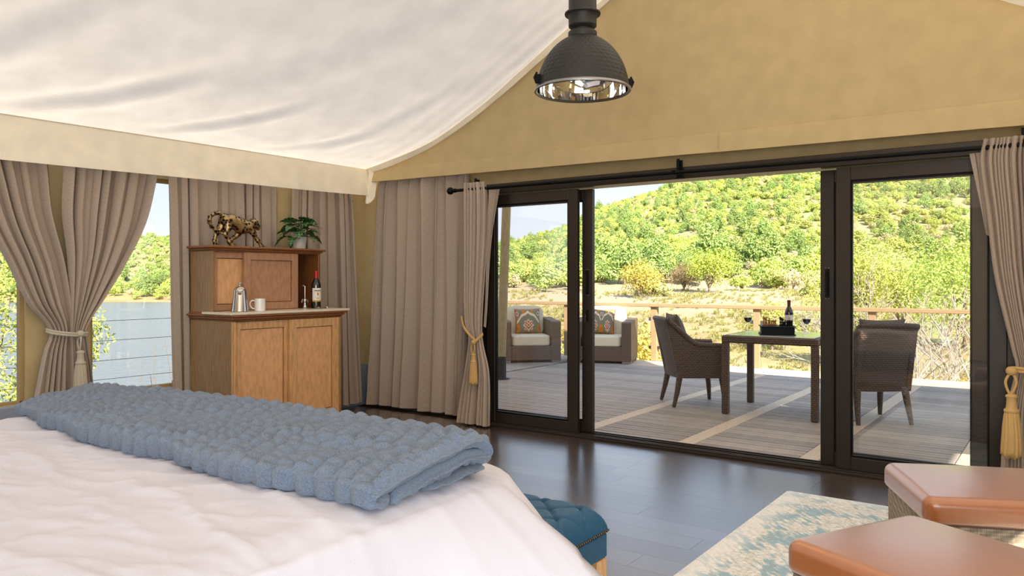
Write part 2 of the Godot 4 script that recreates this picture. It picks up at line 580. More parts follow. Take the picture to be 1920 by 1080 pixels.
func build_shell() -> void:
	# floor: a slab and the planks laid on it
	var fl := structure("floor", MB.new().box(Vector3(-2.35, -0.075, -1.14), Vector3(7.9, 0.12, 9.5), 0.0), M.slab, "dark brown wood plank floor of the tent room", "floor")
	rng.seed = 12
	var kinds: Array = []
	for k in 4:
		kinds.append(MB.new().box(Vector3.ZERO, Vector3(1.2162, 0.014, 0.1834), 0.0004).mesh())
	var row := 0
	var z := -5.52
	while z < -0.9:
		var x := -6.05 - rnd(0.0, 1.1)
		while x < 1.45:
			var k := rng.randi() % 4
			var a := maxf(x, -6.12)
			var b := minf(x + 1.217, 1.5)
			if b - a > 0.12:
				var p := part("plank", kinds[k], M.floor[k], fl)
				p.position = Vector3((a + b) / 2, -0.0075, z)
				p.scale = Vector3((b - a - 0.002) / 1.215, 1, 1)
			x += 1.217
		z += 0.184
		row += 1
	# left wall with three windows
	var holes := [[-5.62, -4.86, 0.43, 2.16], [-4.66, -2.93, 0.43, 2.16], [-2.475, -0.85, 0.43, 2.16]]
	wall_with_holes("wall_left", true, -6.17, 0.1, -5.88, 3.55, 2.5, holes, M.canvas_olive, "olive canvas side wall of the tent with its windows")
	for k in 3:
		window("window_%d" % (k + 1), true, -6.17, holes[k], ["clear window in the canvas wall behind the curtain in the corner", "clear side window that looks onto the river", "clear side window left of the tied curtain, nearest the bed"][k])
	structure("baseboard_left", MB.new().box(Vector3(-6.10, 0.212, -1.2), Vector3(0.05, 0.424, 9.2), 0.006), M.sill, "blue-grey sill board along the foot of the window wall", "sill")
	# the wall with the sliding doors: recessed canvas below, gable above
	wall_with_holes("wall_front", false, -5.84, 0.1, -6.22, 1.55, 2.46, [[-4.475, -0.265, 0.0, 2.2], [-0.19, 0.5, 0.30, 1.05]], M.canvas_olive, "olive canvas wall around the sliding doors")  # second opening is out of view, placed to let sun onto the deck
	var outline := PackedVector2Array([Vector2(-6.1, 2.40), Vector2(1.7, 2.40)])
	for k in 41:
		var x := 1.7 - 7.8 * k / 40.0
		outline.append(Vector2(x, roof_y(x) + 0.03))
	structure("wall_front_gable", MB.new().slab(outline, 0.06, Transform3D(Basis.IDENTITY, Vector3(0, 0, -5.66))), M.canvas_olive, "tall olive canvas gable above the sliding doors", "wall")
	structure("shade_strip_front", MB.new().box(Vector3(-5.32, 0.04, -5.775), Vector3(1.6, 0.08, 0.02), 0.004), M.slab, "dark strip standing in for the shade under the wide front curtain", "shade_strip")  # strip added where only shade lies below the curtain
	# flap below the gable seam
	var val := MB.new()
	for s in 2:
		val.grid(func(u: float, v: float) -> Vector3:
			var x := lerpf(-5.95, 1.5, u)
			var low := 2.325 - 0.012 * (x + 5.95)
			var y := lerpf(2.447 - 0.006 * (x + 5.95), low, v)
			return Vector3(x, y, -5.605 + 0.02 * v + 0.006 * v * sin(x * 5.0 + sin(x * 2.3) * 2.0) - 0.006 * s), 140, 5)
	val.tube([Vector3(-5.95, 2.449, -5.617), Vector3(-2, 2.425, -5.617), Vector3(1.5, 2.404, -5.617)], 0.005, 6)
	val.box(Vector3(-2.135, 2.365, -5.590), Vector3(0.006, 0.13, 0.006), 0.001)
	structure("trim_1", val, M.canvas_olive, "olive canvas flap hanging over the top of the door frame", "valance")
	# ceiling cloth
	var c := MB.new()
	c.grid(func(u: float, v: float) -> Vector3:
		var x := lerpf(-5.87, RIDGE, pow(u, 0.85))
		return ceiling_point(x, lerpf(-5.71, 3.6, v)), 90, 230)
	c.grid(func(u: float, v: float) -> Vector3:
		var x := lerpf(RIDGE, 1.6, u)
		return Vector3(x, roof_y(x), lerpf(-5.71, 3.6, v)), 30, 20)
	structure("ceiling", c, M.canvas_white, "white cloth tent ceiling with soft folds", "ceiling")
	# hem along the gable edge
	var hem := MB.new()
	for s in 2:
		hem.grid(func(u: float, v: float) -> Vector3:
			var x := lerpf(-5.90, 1.55, u)
			var d := 0.012 * sin(x * 9.0 + 2.0 * sin(x * 3.1))
			return Vector3(x, roof_y(x) + 0.012 - v * (0.055 + 0.5 * d), -5.585 + 0.035 * (1.0 - v) + d * v * 0.4 - 0.004 * s), 160, 5)
	structure("trim_2", hem, M.canvas_cream, "cream hem of the ceiling cloth along the gable", "hem")
	# cream valance above the window curtains, with a folded tail in the corner
	var lv := MB.new()
	for s in 2:
		lv.grid(func(u: float, v: float) -> Vector3:
			var zz := lerpf(3.55, -5.62, u)
			var t := clampf((zz + 2.2) / -3.4, -0.5, 1.0)
			var y := lerpf(2.448 + 0.012 * t, 2.137 + 0.045 * t, v)
			return Vector3(-5.872 + 0.012 * v + 0.008 * v * sin(zz * 3.0 + sin(zz * 1.3)) + 0.03 * v * smoothstep(-5.1, -5.6, zz) - 0.005 * s, y, zz), 150, 6)
		lv.grid(func(u: float, v: float) -> Vector3:
			return Vector3(-5.855 + 0.10 * u - 0.02 * v, 2.455 - 0.02 * u - v * (0.30 + 0.05 * sin(u * 4.0)), -5.60 + 0.03 * sin(u * 5.0) + 0.03 * v - 0.004 * s), 14, 8)
	lv.tube([Vector3(-5.868, 2.445, 3.5), Vector3(-5.868, 2.449, -2.2), Vector3(-5.868, 2.462, -5.58)], 0.004, 6)
	structure("trim_3", lv, M.canvas_cream, "cream canvas valance above the window curtains", "valance")
	# right and back wall, out of view, their openings placed to let light in
	wall_with_holes("wall_right", true, 1.55, 0.1, -5.88, 3.6, 2.5, [[-4.95, -4.2, 1.55, 2.2], [-2.32, -1.80, 0.3, 2.02], [-0.95, 2.0, 0.3, 1.85]], M.canvas_olive, "olive canvas wall to the right of the room")  # unseen gaps, placed to bring sun onto the ottoman and the deck
	wall_with_holes("wall_back", false, 3.55, 0.1, -6.2, 1.6, 2.5, [[-5.3, -3.9, 0.3, 2.2], [-0.85, 1.35, 0.55, 2.4]], M.canvas_olive, "olive canvas wall behind the bed")
	var back := PackedVector2Array([Vector2(-6.1, 2.45), Vector2(1.7, 2.45)])
	for k in 41:
		var x := 1.7 - 7.8 * k / 40.0
		back.append(Vector2(x, roof_y(x) + 0.05))
	structure("wall_back_gable", MB.new().slab(back, 0.06, Transform3D(Basis.IDENTITY, Vector3(0, 0, 3.58))), M.canvas_white, "canvas gable behind the bed", "wall")
	# out-of-view canvas roof on the pole, its edge set to shade the deck
	var vr := MB.new()
	vr.grid(func(u: float, v: float) -> Vector3:
		var x := lerpf(-10.5, 3.3, u)
		return Vector3(x, 2.78 + 0.02 * (1.0 - v) - 0.04 * sin(u * 18.0) * v, lerpf(-5.65, -8.22 - 1.10 * smoothstep(-1.9, -3.3, x), v)), 40, 6)
	vr.grid(func(u: float, v: float) -> Vector3: return Vector3(lerpf(0.6, 3.3, u), 2.80, lerpf(-4.2, -5.65, v)), 6, 4)  # unseen extra sheet, placed to keep sun off the right dining chair
	structure("ceiling_veranda", vr, M.canvas_white, "unseen canvas roof that shades the deck outside the sliding doors", "roof")


# ------------------------------------------------------------------ sliding doors
func build_doors() -> void:
	var f := thing("door_1", "dark bronze frame and floor track of the wide sliding doors", "door frame")
	f.set_meta("kind", "structure")
	part("head", MB.new().box(Vector3(-2.37, 2.145, -5.69), Vector3(4.2, 0.09, 0.2), 0.004), M.bronze, f)
	for s in [-4.445, -0.292]:
		part("jamb", MB.new().box(Vector3(s, 1.06, -5.69), Vector3(0.05, 2.08, 0.2), 0.003), M.bronze, f)
	part("track", MB.new().box(Vector3(-2.37, 0.008, -5.69), Vector3(4.2, 0.018, 0.22), 0.003), M.bronze, f)
	for zz in [-5.592, -5.63, -5.70, -5.76]:
		part("rail", MB.new().box(Vector3(-2.3, 0.022, zz), Vector3(4.0, 0.022, 0.012), 0.002), M.bronze, f)
	sliding_panel("door_2", "fixed glass door panel at the left, nearest the gathered curtain", -4.335, -3.375, -5.63, 0.0)
	sliding_panel("door_3", "left sliding glass panel pushed open behind the fixed one", -4.415, -3.275, -5.71, 1.0)
	sliding_panel("door_4", "right sliding glass panel with its handle stile at the opening", -1.432, -0.42, -5.71, -1.0)
	sliding_panel("door_5", "fixed glass door panel at the right, behind the leather ottoman", -1.308, -0.32, -5.63, 0.0)

func sliding_panel(called: String, label: String, x0: float, x1: float, z: float, handle: float) -> void:
	var o := thing(called, label, "glass door")
	o.set_meta("kind", "structure")
	var t := 0.045
	var w := 0.092
	for x in [x0 + w / 2, x1 - w / 2]:
		part("stile", MB.new().box(Vector3(x, 1.06, z), Vector3(w, 2.06, t), 0.003), M.bronze, o)
	part("rail", MB.new().box(Vector3((x0 + x1) / 2, 0.075, z), Vector3(x1 - x0 - 2 * w, 0.09, t), 0.003), M.bronze, o)
	part("rail", MB.new().box(Vector3((x0 + x1) / 2, 2.045, z), Vector3(x1 - x0 - 2 * w, 0.09, t), 0.003), M.bronze, o)
	var bead := MB.new()
	for y in [0.127, 1.993]:
		bead.box(Vector3((x0 + x1) / 2, y, z), Vector3(x1 - x0 - 2 * w, 0.014, 0.03), 0.002)
	for x in [x0 + w + 0.005, x1 - w - 0.005]:
		bead.box(Vector3(x, 1.06, z), Vector3(0.012, 1.86, 0.03), 0.002)
	part("glazing_bead", bead, M.black, o)
	part("glass_pane", MB.new().box(Vector3((x0 + x1) / 2, 1.06, z), Vector3(x1 - x0 - 2 * w - 0.02, 1.87, 0.006), 0.0), M.glass, o)
	if handle != 0.0:
		var hx := x1 - w / 2 if handle > 0.0 else x0 + w / 2
		var h := part("handle", MB.new().box(Vector3(hx, 1.30, z + 0.026), Vector3(0.028, 0.20, 0.012), 0.004).box(Vector3(hx, 1.30, z + 0.034), Vector3(0.012, 0.15, 0.010), 0.003), M.black, o)
		for s in [-1, 1]:
			for q in [-1, 1]:
				part("screw", MB.new().pad(Vector3(hx + q * 0.011, (1.30) + s * 0.108, z + 0.025), Vector3(0.003, 0.003, 0.002), 1.0, Basis.IDENTITY, 8, 6), M.steel, h)
		if handle > 0.0:
			var lock := part("lock", MB.new().box(Vector3(hx, 1.02, z + 0.026), Vector3(0.022, 0.10, 0.01), 0.003), M.black, o)
			part("key", MB.new().box(Vector3(hx, 1.015, z + 0.045), Vector3(0.006, 0.03, 0.03), 0.002).box(Vector3(hx, 0.99, z + 0.055), Vector3(0.004, 0.05, 0.014), 0.001), M.brass, lock)


# ------------------------------------------------------------------ deck
func build_deck() -> void:
	var d := structure("floor_deck", MB.new().box(Vector3(-4.0, -0.13, -8.7), Vector3(11.6, 0.2, 5.9), 0.01), M.slab, "composite board deck outside the sliding doors", "deck")
	rng.seed = 31
	var breaks := [-9.75, -6.6, -3.5, -2.54, -1.575, -0.61, 1.78]
	var z := -5.90
	var kinds: Array = []
	for k in breaks.size() - 1:
		var w: float = breaks[k + 1] - breaks[k] - (0.15 if k >= 1 else 0.01)
		var m := MB.new()
		for g in [-1, 1]:
			m.box(Vector3(0, 0, g * 0.0415), Vector3(w, 0.024, 0.074), 0.004)
		m.box(Vector3(0, -0.008, 0), Vector3(w, 0.012, 0.15), 0.0)
		kinds.append(m.mesh())
	while z > -10.80:
		for k in kinds.size():
			var b := part("deck_board", kinds[k], M.deck[rng.randi() % 3], d)
			b.position = Vector3((breaks[k] + breaks[k + 1]) / 2, -0.013, z)
		z -= 0.1795
	for k in range(2, 6):
		part("breaker_board", MB.new().box(Vector3(breaks[k], -0.012, -8.33), Vector3(0.138, 0.025, 4.98), 0.004), M.deck_light, d)
	for k in 4:
		part("border_board", MB.new().box(Vector3(-4.0, -0.012, -10.925 - k * 0.178), Vector3(11.5, 0.025, 0.17), 0.005), M.deck_light, d)
	# railing
	var r := thing("railing", "tan railing with clear glass panes along the far edge of the deck", "railing")
	part("top_rail", MB.new().box(Vector3(-4.0, 0.905, -11.52), Vector3(11.6, 0.055, 0.14), 0.006), M.rail, r)
	var xs := [-8.80, -7.14, -5.48, -3.81, -2.22, -0.55, 1.1]
	for x in xs:
		part("post", MB.new().box(Vector3(x, 0.44, -11.54), Vector3(0.10, 0.876, 0.09), 0.005), M.rail, r)
	for k in xs.size() - 1:
		part("glass_pane", MB.new().box(Vector3((xs[k] + xs[k + 1]) / 2, 0.45, -11.54), Vector3(xs[k + 1] - xs[k] - 0.16, 0.74, 0.010), 0.0), M.glass, r)
		for y in [0.22, 0.68]:
			for s in [-1, 1]:
				var cx: float = xs[k] + 0.075 if s < 0 else xs[k + 1] - 0.075
				part("clamp", MB.new().box(Vector3(cx, y, -11.54), Vector3(0.05, 0.055, 0.05), 0.006), M.steel_dull, r)
	# pole that carries the canvas roof
	var p := thing("roof_pole", "round wooden pole in a dark metal shoe behind the left glass door", "pole")
	part("pole", MB.new().tube([Vector3(-6.155, 0.25, -8.27), Vector3(-6.11, 1.3, -8.27), Vector3(-6.045, 2.74, -8.27)], [0.062, 0.061, 0.058], 18), M.pole, p)
	part("shoe", MB.new().lathe([Vector2(0, 0), Vector2(0.125, 0), Vector2(0.125, 0.008), Vector2(0.077, 0.01), Vector2(0.077, 0.30), Vector2(0.058, 0.302)], 20, Transform3D(Basis.IDENTITY, Vector3(-6.165, 0, -8.27))), M.gunmetal, p)
	for y in [0.08, 0.2]:
		part("bolt", MB.new().tube([Vector3(-6.17, y, -8.21), Vector3(-6.17, y, -8.185)], 0.012, 8), M.gunmetal, p)


# ------------------------------------------------------------------ the valley
const AHEAD := Vector3(-0.58567, 0, -0.81055)
const ASIDE := Vector3(0.81055, 0, -0.58567)
const SKYLINE := [Vector2(-1.2, 0.075), Vector2(-0.6, 0.060), Vector2(-0.49, 0.062), Vector2(-0.3, 0.055), Vector2(-0.1, 0.045), Vector2(0.0, 0.053), Vector2(0.072, 0.0755), Vector2(0.106, 0.096), Vector2(0.186, 0.1215), Vector2(0.207, 0.128), Vector2(0.35, 0.160), Vector2(0.6, 0.20), Vector2(1.2, 0.22)]
const LEAF_TONES := [Color(0.57, 0.61, 0.20), Color(0.46, 0.57, 0.19), Color(0.63, 0.62, 0.32), Color(0.33, 0.45, 0.16), Color(0.70, 0.63, 0.49), Color(0.58, 0.66, 0.19)]
const LEAF_NAMES := ["bright yellow-green bush on the sunny hillside", "fresh green bush on the sunny hillside", "pale olive bush on the sunny hillside", "deep green tree on the sunny hillside", "bare grey-beige bush on the sunny hillside", "lime green bush on the sunny hillside"]
var bumps := FastNoiseLite.new()

func spot(u: float, w: float) -> Vector3:
	var p := AHEAD * u + ASIDE * w
	return Vector3(p.x, land_y(u, w), p.z)

func land_y(u: float, w: float) -> float:
	var t := w / maxf(u, 12.0)
	var left := smoothstep(-0.12, -0.30, t)
	var base := lerpf(84.0, 150.0, left)
	var foot := lerpf(0.35, -3.0, left)
	var near := -2.4 + 2.75 * smoothstep(14.0, 84.0, u)
	near = lerpf(near, -4.6 + 1.6 * smoothstep(136.0, 150.0, u), left * smoothstep(9.0, 20.0, u))
	near += (1.0 - left) * 0.22 * bumps.get_noise_2d(u * 3.0, w * 3.0) * smoothstep(8.0, 16.0, u)
	if u < base:
		return near
	var ridge := EYE + 320.0 * curve_at(SKYLINE, t) - 2.6
	var k := clampf((u - base) / (320.0 - base), 0.0, 1.6)
	var y := foot + (ridge - foot) * (pow(minf(k, 1.0), 1.12) - maxf(k - 1.0, 0.0) * 0.5)
	return y + 1.2 * bumps.get_noise_2d(u * 0.7, w * 0.7) * minf(k * 5.0, 1.0)

func soil_tone(u: float, w: float) -> Color:
	var t := w / maxf(u, 12.0)
	var left := smoothstep(-0.12, -0.30, t)
	var a := bumps.get_noise_2d(u * 2.0 + 90.0, w * 2.0)
	var b := bumps.get_noise_2d(u * 6.0, w * 6.0 + 40.0)
	var grass := Color(0.42, 0.34, 0.15).lerp(Color(0.37, 0.34, 0.12), clampf(0.5 + b, 0, 1))
	var sand := Color(0.46, 0.36, 0.235)
	var orange := Color(0.44, 0.25, 0.11)
	var col := grass.lerp(sand, clampf(0.45 + 1.4 * a, 0, 1))
	col = col.lerp(orange, clampf(2.2 * b - 0.5, 0, 0.8) * (1.0 - smoothstep(50, 70, u)))
	if left < 0.5 and u > 58.0 and u < 92.0:
		col = col.lerp(Color(0.47, 0.38, 0.28), 0.75)
	if left > 0.5 and u < 162.0:
		col = orange.lerp(Color(0.50, 0.36, 0.17), clampf(0.5 + 2.0 * a, 0, 1))
	if u > 96.0 and not (left > 0.5 and u < 162.0):
		col = Color(0.32, 0.37, 0.13).lerp(Color(0.42, 0.39, 0.22), clampf(0.5 + a, 0, 1))
	return col

# a crown of leaves on lumps round the origin, about 1 across each way, with trunk and limbs as vertex-coloured bars
func crown(seed_: int, leaves: int, flat: float, long: float, trunk := true, lumps := 8) -> Array:
	rng.seed = seed_
	var mb := MB.new()
	var wood := MB.new()
	var spots: Array = []
	for k in lumps:
		var a := TAU * k / lumps + rnd(-0.4, 0.4)
		var far := rnd(0.25, 0.68) if k else 0.0
		spots.append([Vector3(cos(a) * far, 0.85 * flat + rnd(-0.35, 0.35) * flat + (0.35 * flat if k == 0 else 0.0), sin(a) * far), rnd(0.30, 0.52)])
	for k in leaves:
		var s: Array = spots[rng.randi() % lumps]
		var d := Vector3(rnd(-1, 1), rnd(-0.75, 1), rnd(-1, 1)).normalized()
		var r: float = s[1] * pow(rnd(0.15, 1.0), 0.45)
		var at: Vector3 = s[0] + d * r * Vector3(1, flat, 1)
		var out := (d + Vector3(rnd(-0.7, 0.7), rnd(-0.3, 0.9), rnd(-0.7, 0.7))).normalized()
		var along := out.cross(Vector3(rnd(-1, 1), rnd(-1, 1), rnd(-1, 1))).normalized()
		var l := long * rnd(0.7, 1.35)
		var g := rnd(0.75, 1.2)
		mb.tint = Color(g * rnd(0.92, 1.1), g, g * rnd(0.75, 1.1))
		mb.leaf(at - along * l * 0.5, along * l, along.cross(out).normalized() * l * 0.7, out)
	if trunk:
		wood.tint = Color(0.75, 0.68, 0.6)
		var top: Vector3 = Vector3(0.05, 0.5 * flat, 0)
		wood.tube([Vector3(0, -0.1, 0), Vector3(0.03, 0.25 * flat, 0.02), top], [0.06, 0.045, 0.035], 5)
		for s in spots:
			wood.tube([Vector3(0.02, 0.2 * flat, 0), top.lerp(s[0], 0.5) + Vector3(0, 0.05, 0), s[0]], [0.03, 0.02, 0.008], 4)
	return [mb, wood]

func build_land() -> void:
	bumps.seed = 7
	bumps.frequency = 0.02
	bumps.fractal_octaves = 3
	var mb := MB.new()
	mb.grid(func(a: float, b: float) -> Vector3:
		var u := 11.5 + 420.0 * b * b * (0.35 + 0.65 * b)
		return spot(u, (a - 0.5) * 2.0 * (14.0 + 0.95 * u)), 170, 170, false, 1.0, 1.0, func(a: float, b: float) -> Color:
			var u := 11.5 + 420.0 * b * b * (0.35 + 0.65 * b)
			return soil_tone(u, (a - 0.5) * 2.0 * (14.0 + 0.95 * u)))
	structure("ground", mb, M.soil, "sunlit valley floor of sand and dry grass rising to the hill", "ground")
	var apron := MB.new()
	apron.box(Vector3(3.0, -2.9, -6.0), Vector3(20, 0.6, 26), 0.0)
	apron.tint = Color(0.5, 0.42, 0.22)
	structure("ground_apron", apron, mat(Color(0.72, 0.66, 0.45), 0.95, {"tex": T.mottle, "scale": Vector3(0.4, 0.4, 0.4)}), "ground under the tent and its deck", "ground")
	structure("river", MB.new().grid(func(a: float, b: float) -> Vector3:
		var u := 13.0 + 150.0 * b
		return AHEAD * u + ASIDE * u * lerpf(-1.35, -0.16, a) + Vector3(0, -3.1, 0), 12, 12), M.water, "grey rippled river beyond the side window", "river")
	# bushes and trees of the hill: the nearest as things of their own, the rest as one spread
	var shapes: Array = [crown(101, 1300, 0.85, 0.145), crown(102, 1300, 1.05, 0.14), crown(103, 1200, 0.60, 0.145), crown(104, 1300, 1.25, 0.14, true, 10), crown(105, 700, 0.8, 0.11, true, 9), crown(106, 1300, 0.9, 0.145, true, 11)]
	var crowns: Array = []
	var trunks: Array = []
	var whole: Array = []
	var leaf_mats: Array = []
	for k in 6:
		crowns.append(shapes[k][0].mesh())
		trunks.append(shapes[k][1].mesh())
		var both := SurfaceTool.new()
		both.append_from(crowns[k], 0, Transform3D.IDENTITY)
		both.append_from(trunks[k], 0, Transform3D.IDENTITY)
		whole.append(both.commit())
		leaf_mats.append(mat(LEAF_TONES[k].linear_to_srgb(), 0.7, {"paint": true, "back": Color(0.75, 0.8, 0.25)}))
	var far_spots: Array = [[], [], [], [], [], []]
	rng.seed = 77
	var u := 66.0
	var own := 0
	while u < 335.0:
		var gap := 1.95 + u * 0.0035
		var w := -0.80 * u
		while w < 0.80 * u:
			var uu := u + rnd(-1.1, 1.1) * gap
			var ww := w + rnd(-1.1, 1.1) * gap
			w += gap
			var t := ww / uu
			if t > -0.37 and t < -0.07:
				continue
			var left := t < -0.22
			if left and uu < 153.0:
				continue
			if not left and uu < 84.0 + 7.0 * bumps.get_noise_2d(ww * 4.0, 5.0) and rnd(0, 1) < (0.97 if uu < 76.0 else 0.8):
				continue
			if not left and t < 0.3 and t > 0.09 and uu < 88.0 and rnd(0, 1) < 0.75:
				continue
			var patch := bumps.get_noise_2d(uu * 1.6, ww * 1.6 + 300.0)
			var pick := rnd(0, 1) + patch * 0.5
			var kind := 0 if pick < 0.28 else 1 if pick < 0.46 else 5 if pick < 0.62 else 2 if pick < 0.76 else 4 if pick < 0.98 else 3
			if rnd(0, 1) < 0.05:
				kind = 3
			if left and uu > 185.0:
				kind = 2 if rnd(0, 1) < 0.6 else 1  # olive kinds favoured far off, putting distance haze into the bush colour
			var size := rnd(0.7, 1.45) * (1.3 if uu < 105.0 else 0.95 if rnd(0, 1) < 0.6 else 0.6) * (1.35 if left else 1.12) * (1.2 if kind == 3 else 0.85 if kind == 4 else 1.0)
			var at := spot(uu, ww) - Vector3(0, 0.15, 0)
			var turn := rnd(0, TAU)
			var b := Basis(Vector3.UP, turn).scaled(Vector3(size, size * rnd(0.85, 1.2), size))
			if uu < 150.0 and not left and own < 260:
				own += 1
				var o := thing("bush", LEAF_NAMES[kind], "tree" if kind == 3 else "bush", at, 0.0, "%s bushes of the near hillside" % ["yellow-green", "fresh green", "pale olive", "deep green", "bare", "lime green"][kind])
				o.transform = Transform3D(b, at)
				part("crown", crowns[kind], leaf_mats[kind], o)
				part("trunk", trunks[kind], M.bark, o)
			else:
				far_spots[kind].append([Transform3D(b, at), uu])
		u += gap * 0.85
	for kind in 6:
		var mm := MultiMesh.new()
		mm.transform_format = MultiMesh.TRANSFORM_3D
		mm.use_colors = true
		mm.mesh = whole[kind]
		mm.instance_count = far_spots[kind].size()
		for k in far_spots[kind].size():
			mm.set_instance_transform(k, far_spots[kind][k][0])
			var g := rnd(0.82, 1.18)
			var tone: Color = LEAF_TONES[kind]
			mm.set_instance_color(k, Color(tone.r * g, tone.g * g * rnd(0.94, 1.04), tone.b * g))
		var mi := MultiMeshInstance3D.new()
		mi.name = numbered("hill_bushes")
		mi.multimesh = mm
		mi.material_override = M.leaf_far
		add_child(mi)
		tag(mi, ["mass of yellow-green bushes over the far hillside", "mass of fresh green bushes over the far hillside", "mass of pale olive bushes over the far hillside", "scattered deep green trees over the far hillside", "scattered bare grey bushes over the far hillside", "mass of lime green bushes over the far hillside"][kind], "bushes", "", "stuff")
	build_near_plants()

func build_near_plants() -> void:
	# dry grass
	rng.seed = 5
	var g := MB.new()
	for k in 44:
		var a := rnd(0, TAU)
		var lean := Vector3(cos(a), 0, sin(a)) * rnd(0.05, 0.25)
		var h := rnd(0.10, 0.34)
		g.tint = Color(rnd(0.8, 1.15), rnd(0.85, 1.1), rnd(0.7, 1.1))
		g.leaf(Vector3(rnd(-0.15, 0.15), 0, rnd(-0.15, 0.15)), Vector3(lean.x, h, lean.z), Vector3(cos(a + 1.57), 0, sin(a + 1.57)) * 0.02, Vector3(cos(a), 0.4, sin(a)))
	var spots: Array = []
	while spots.size() < 4200:
		var u := rnd(13.0, 76.0)
		var w := u * rnd(-0.09, 0.75)
		if bumps.get_noise_2d(u * 4.0, w * 4.0) + rnd(-0.35, 0.35) < 0.0:
			continue
		spots.append(Transform3D(Basis(Vector3.UP, rnd(0, TAU)).scaled(Vector3.ONE * rnd(0.4, 1.0) * clampf(u / 36.0, 0.45, 1.0)), spot(u, w)))
	var mm := MultiMesh.new()
	mm.transform_format = MultiMesh.TRANSFORM_3D
	mm.use_colors = true
	mm.mesh = g.mesh()
	mm.instance_count = spots.size()
	for k in spots.size():
		mm.set_instance_transform(k, spots[k])
		mm.set_instance_color(k, Color(0.62, 0.52, 0.27).lerp(Color(0.50, 0.49, 0.18), rnd(0, 1)))
	var mi := MultiMeshInstance3D.new()
	mi.name = "dry_grass"
	mi.multimesh = mm
	mi.material_override = M.leaf_far
	add_child(mi)
	tag(mi, "dry yellow-green grass tufts on the valley floor below the deck", "grass", "", "stuff")
	# low shrubs on the valley floor
	var low := [crown(201, 3600, 0.9, 0.062, true, 14), crown(202, 3800, 1.1, 0.060, true, 16), crown(203, 9000, 0.95, 0.040, true, 18), crown(204, 9000, 1.15, 0.038, true, 20)]
	var shrubs := [
		["yellow leafy shrub rising behind the woven armchair beside the door stile", 17.0, 0.165, 1.75, 1, Color(0.66, 0.50, 0.12)],
		["green-yellow shrub behind the woven armchair at the roof pole", 19.0, 0.045, 1.8, 0, Color(0.55, 0.50, 0.14)],
		["orange-leaved shrub behind the left woven armchair's far corner", 22.0, 0.085, 1.6, 1, Color(0.62, 0.40, 0.13)],
		["low green shrub on the sand right of the table's far leg", 19.5, 0.36, 0.75, 0, Color(0.30, 0.38, 0.12)],
		["bright green weed at the deck edge below the table", 15.5, 0.375, 0.45, 1, Color(0.40, 0.50, 0.10)],
		["yellow-green shrub on the valley floor seen between the wine glass and the bottle", 34.0, 0.335, 1.5, 0, Color(0.50, 0.50, 0.14)],
		["pale green shrub on the valley floor right of the wine bottle", 30.0, 0.41, 1.6, 1, Color(0.44, 0.47, 0.13)],
		["brown dry mound of brush on the far sandbank", 74.0, 0.222, 1.9, 0, Color(0.36, 0.26, 0.17)],
		["lime bush at the edge of the far sandbank", 70.0, 0.255, 2.6, 1, Color(0.42, 0.50, 0.09)],
		["yellow bush on the sandbank left of the open doorway's centre", 62.0, 0.165, 2.1, 0, Color(0.56, 0.47, 0.12)],
		["green shrub at the foot of the bare tree", 17.5, 0.475, 0.9, 0, Color(0.36, 0.42, 0.14)],
		["yellow shrub below the bare tree at the right door panel", 18.0, 0.585, 1.0, 1, Color(0.52, 0.48, 0.13)],
		["leafy green tree behind the bare tree", 34.0, 0.585, 3.0, 3, Color(0.50, 0.66, 0.18)],
		["broad olive tree behind the right wicker chair", 42.0, 0.50, 3.5, 2, Color(0.64, 0.70, 0.27)],
		["yellow-green tree at the left edge of the right door panel", 40.0, 0.445, 2.8, 3, Color(0.58, 0.62, 0.17)],
	]
	for s in shrubs:
		var o := thing("shrub", s[0], "tree" if s[3] > 2.7 else "shrub")
		o.transform = Transform3D(Basis(Vector3.UP, s[1] * 3.0).scaled(Vector3(s[3], s[3], s[3])), spot(s[1], s[1] * s[2]) - Vector3(0, 0.1, 0))
		part("foliage", low[s[4]][0], mat(Color(s[5]).linear_to_srgb(), 0.7, {"paint": true, "back": Color(0.75, 0.78, 0.25)}), o)
		part("stem", low[s[4]][1], M.bark, o)
	# bare trees
	bare_tree("large bare grey tree with tangled pale branches beyond the right door panel", 17.0, 0.545, 3.6, 11, 5, 0.36)
	bare_tree("bare pale thicket in front of the hill, behind the right wicker chair", 21.0, 0.485, 4.4, 12, 6, 0.5)
	bare_tree("white forked dead trunk right of the bare thicket", 19.0, 0.60, 5.0, 13, 4, 0.25)
	bare_tree("thin bare shrub on the sand left of the table", 24.0, 0.255, 1.9, 14, 4, 0.45)
	bare_tree("thin bare shrub on the sand behind the left wicker chair", 21.0, 0.195, 1.6, 15, 4, 0.45)
	bare_tree("low tangle of fallen branches below the right end of the table", 16.5, 0.365, 0.8, 16, 4, 0.8)
	# leafy branches outside the side windows
	rng.seed = 55
	var tw := thing("window_tree", "feathery yellow-green tree just outside the side windows", "tree")
	var lf := MB.new()
	var br := MB.new()
	var clumps := [[-8.7, 1.55, -3.30, 0.42], [-8.8, 1.15, -3.42, 0.36], [-8.7, 0.75, -3.30, 0.34], [-8.6, 0.35, -3.42, 0.32], [-8.7, -0.1, -3.2, 0.4], [-8.9, 1.0, -3.05, 0.4], [-8.8, 0.88, -4.17, 0.15], [-8.8, 0.68, -4.24, 0.17], [-8.75, 0.50, -4.12, 0.14], [-8.8, 1.9, -3.2, 0.35], [-8.8, 0.60, -3.85, 0.2], [-8.7, 0.0, -3.45, 0.3]]
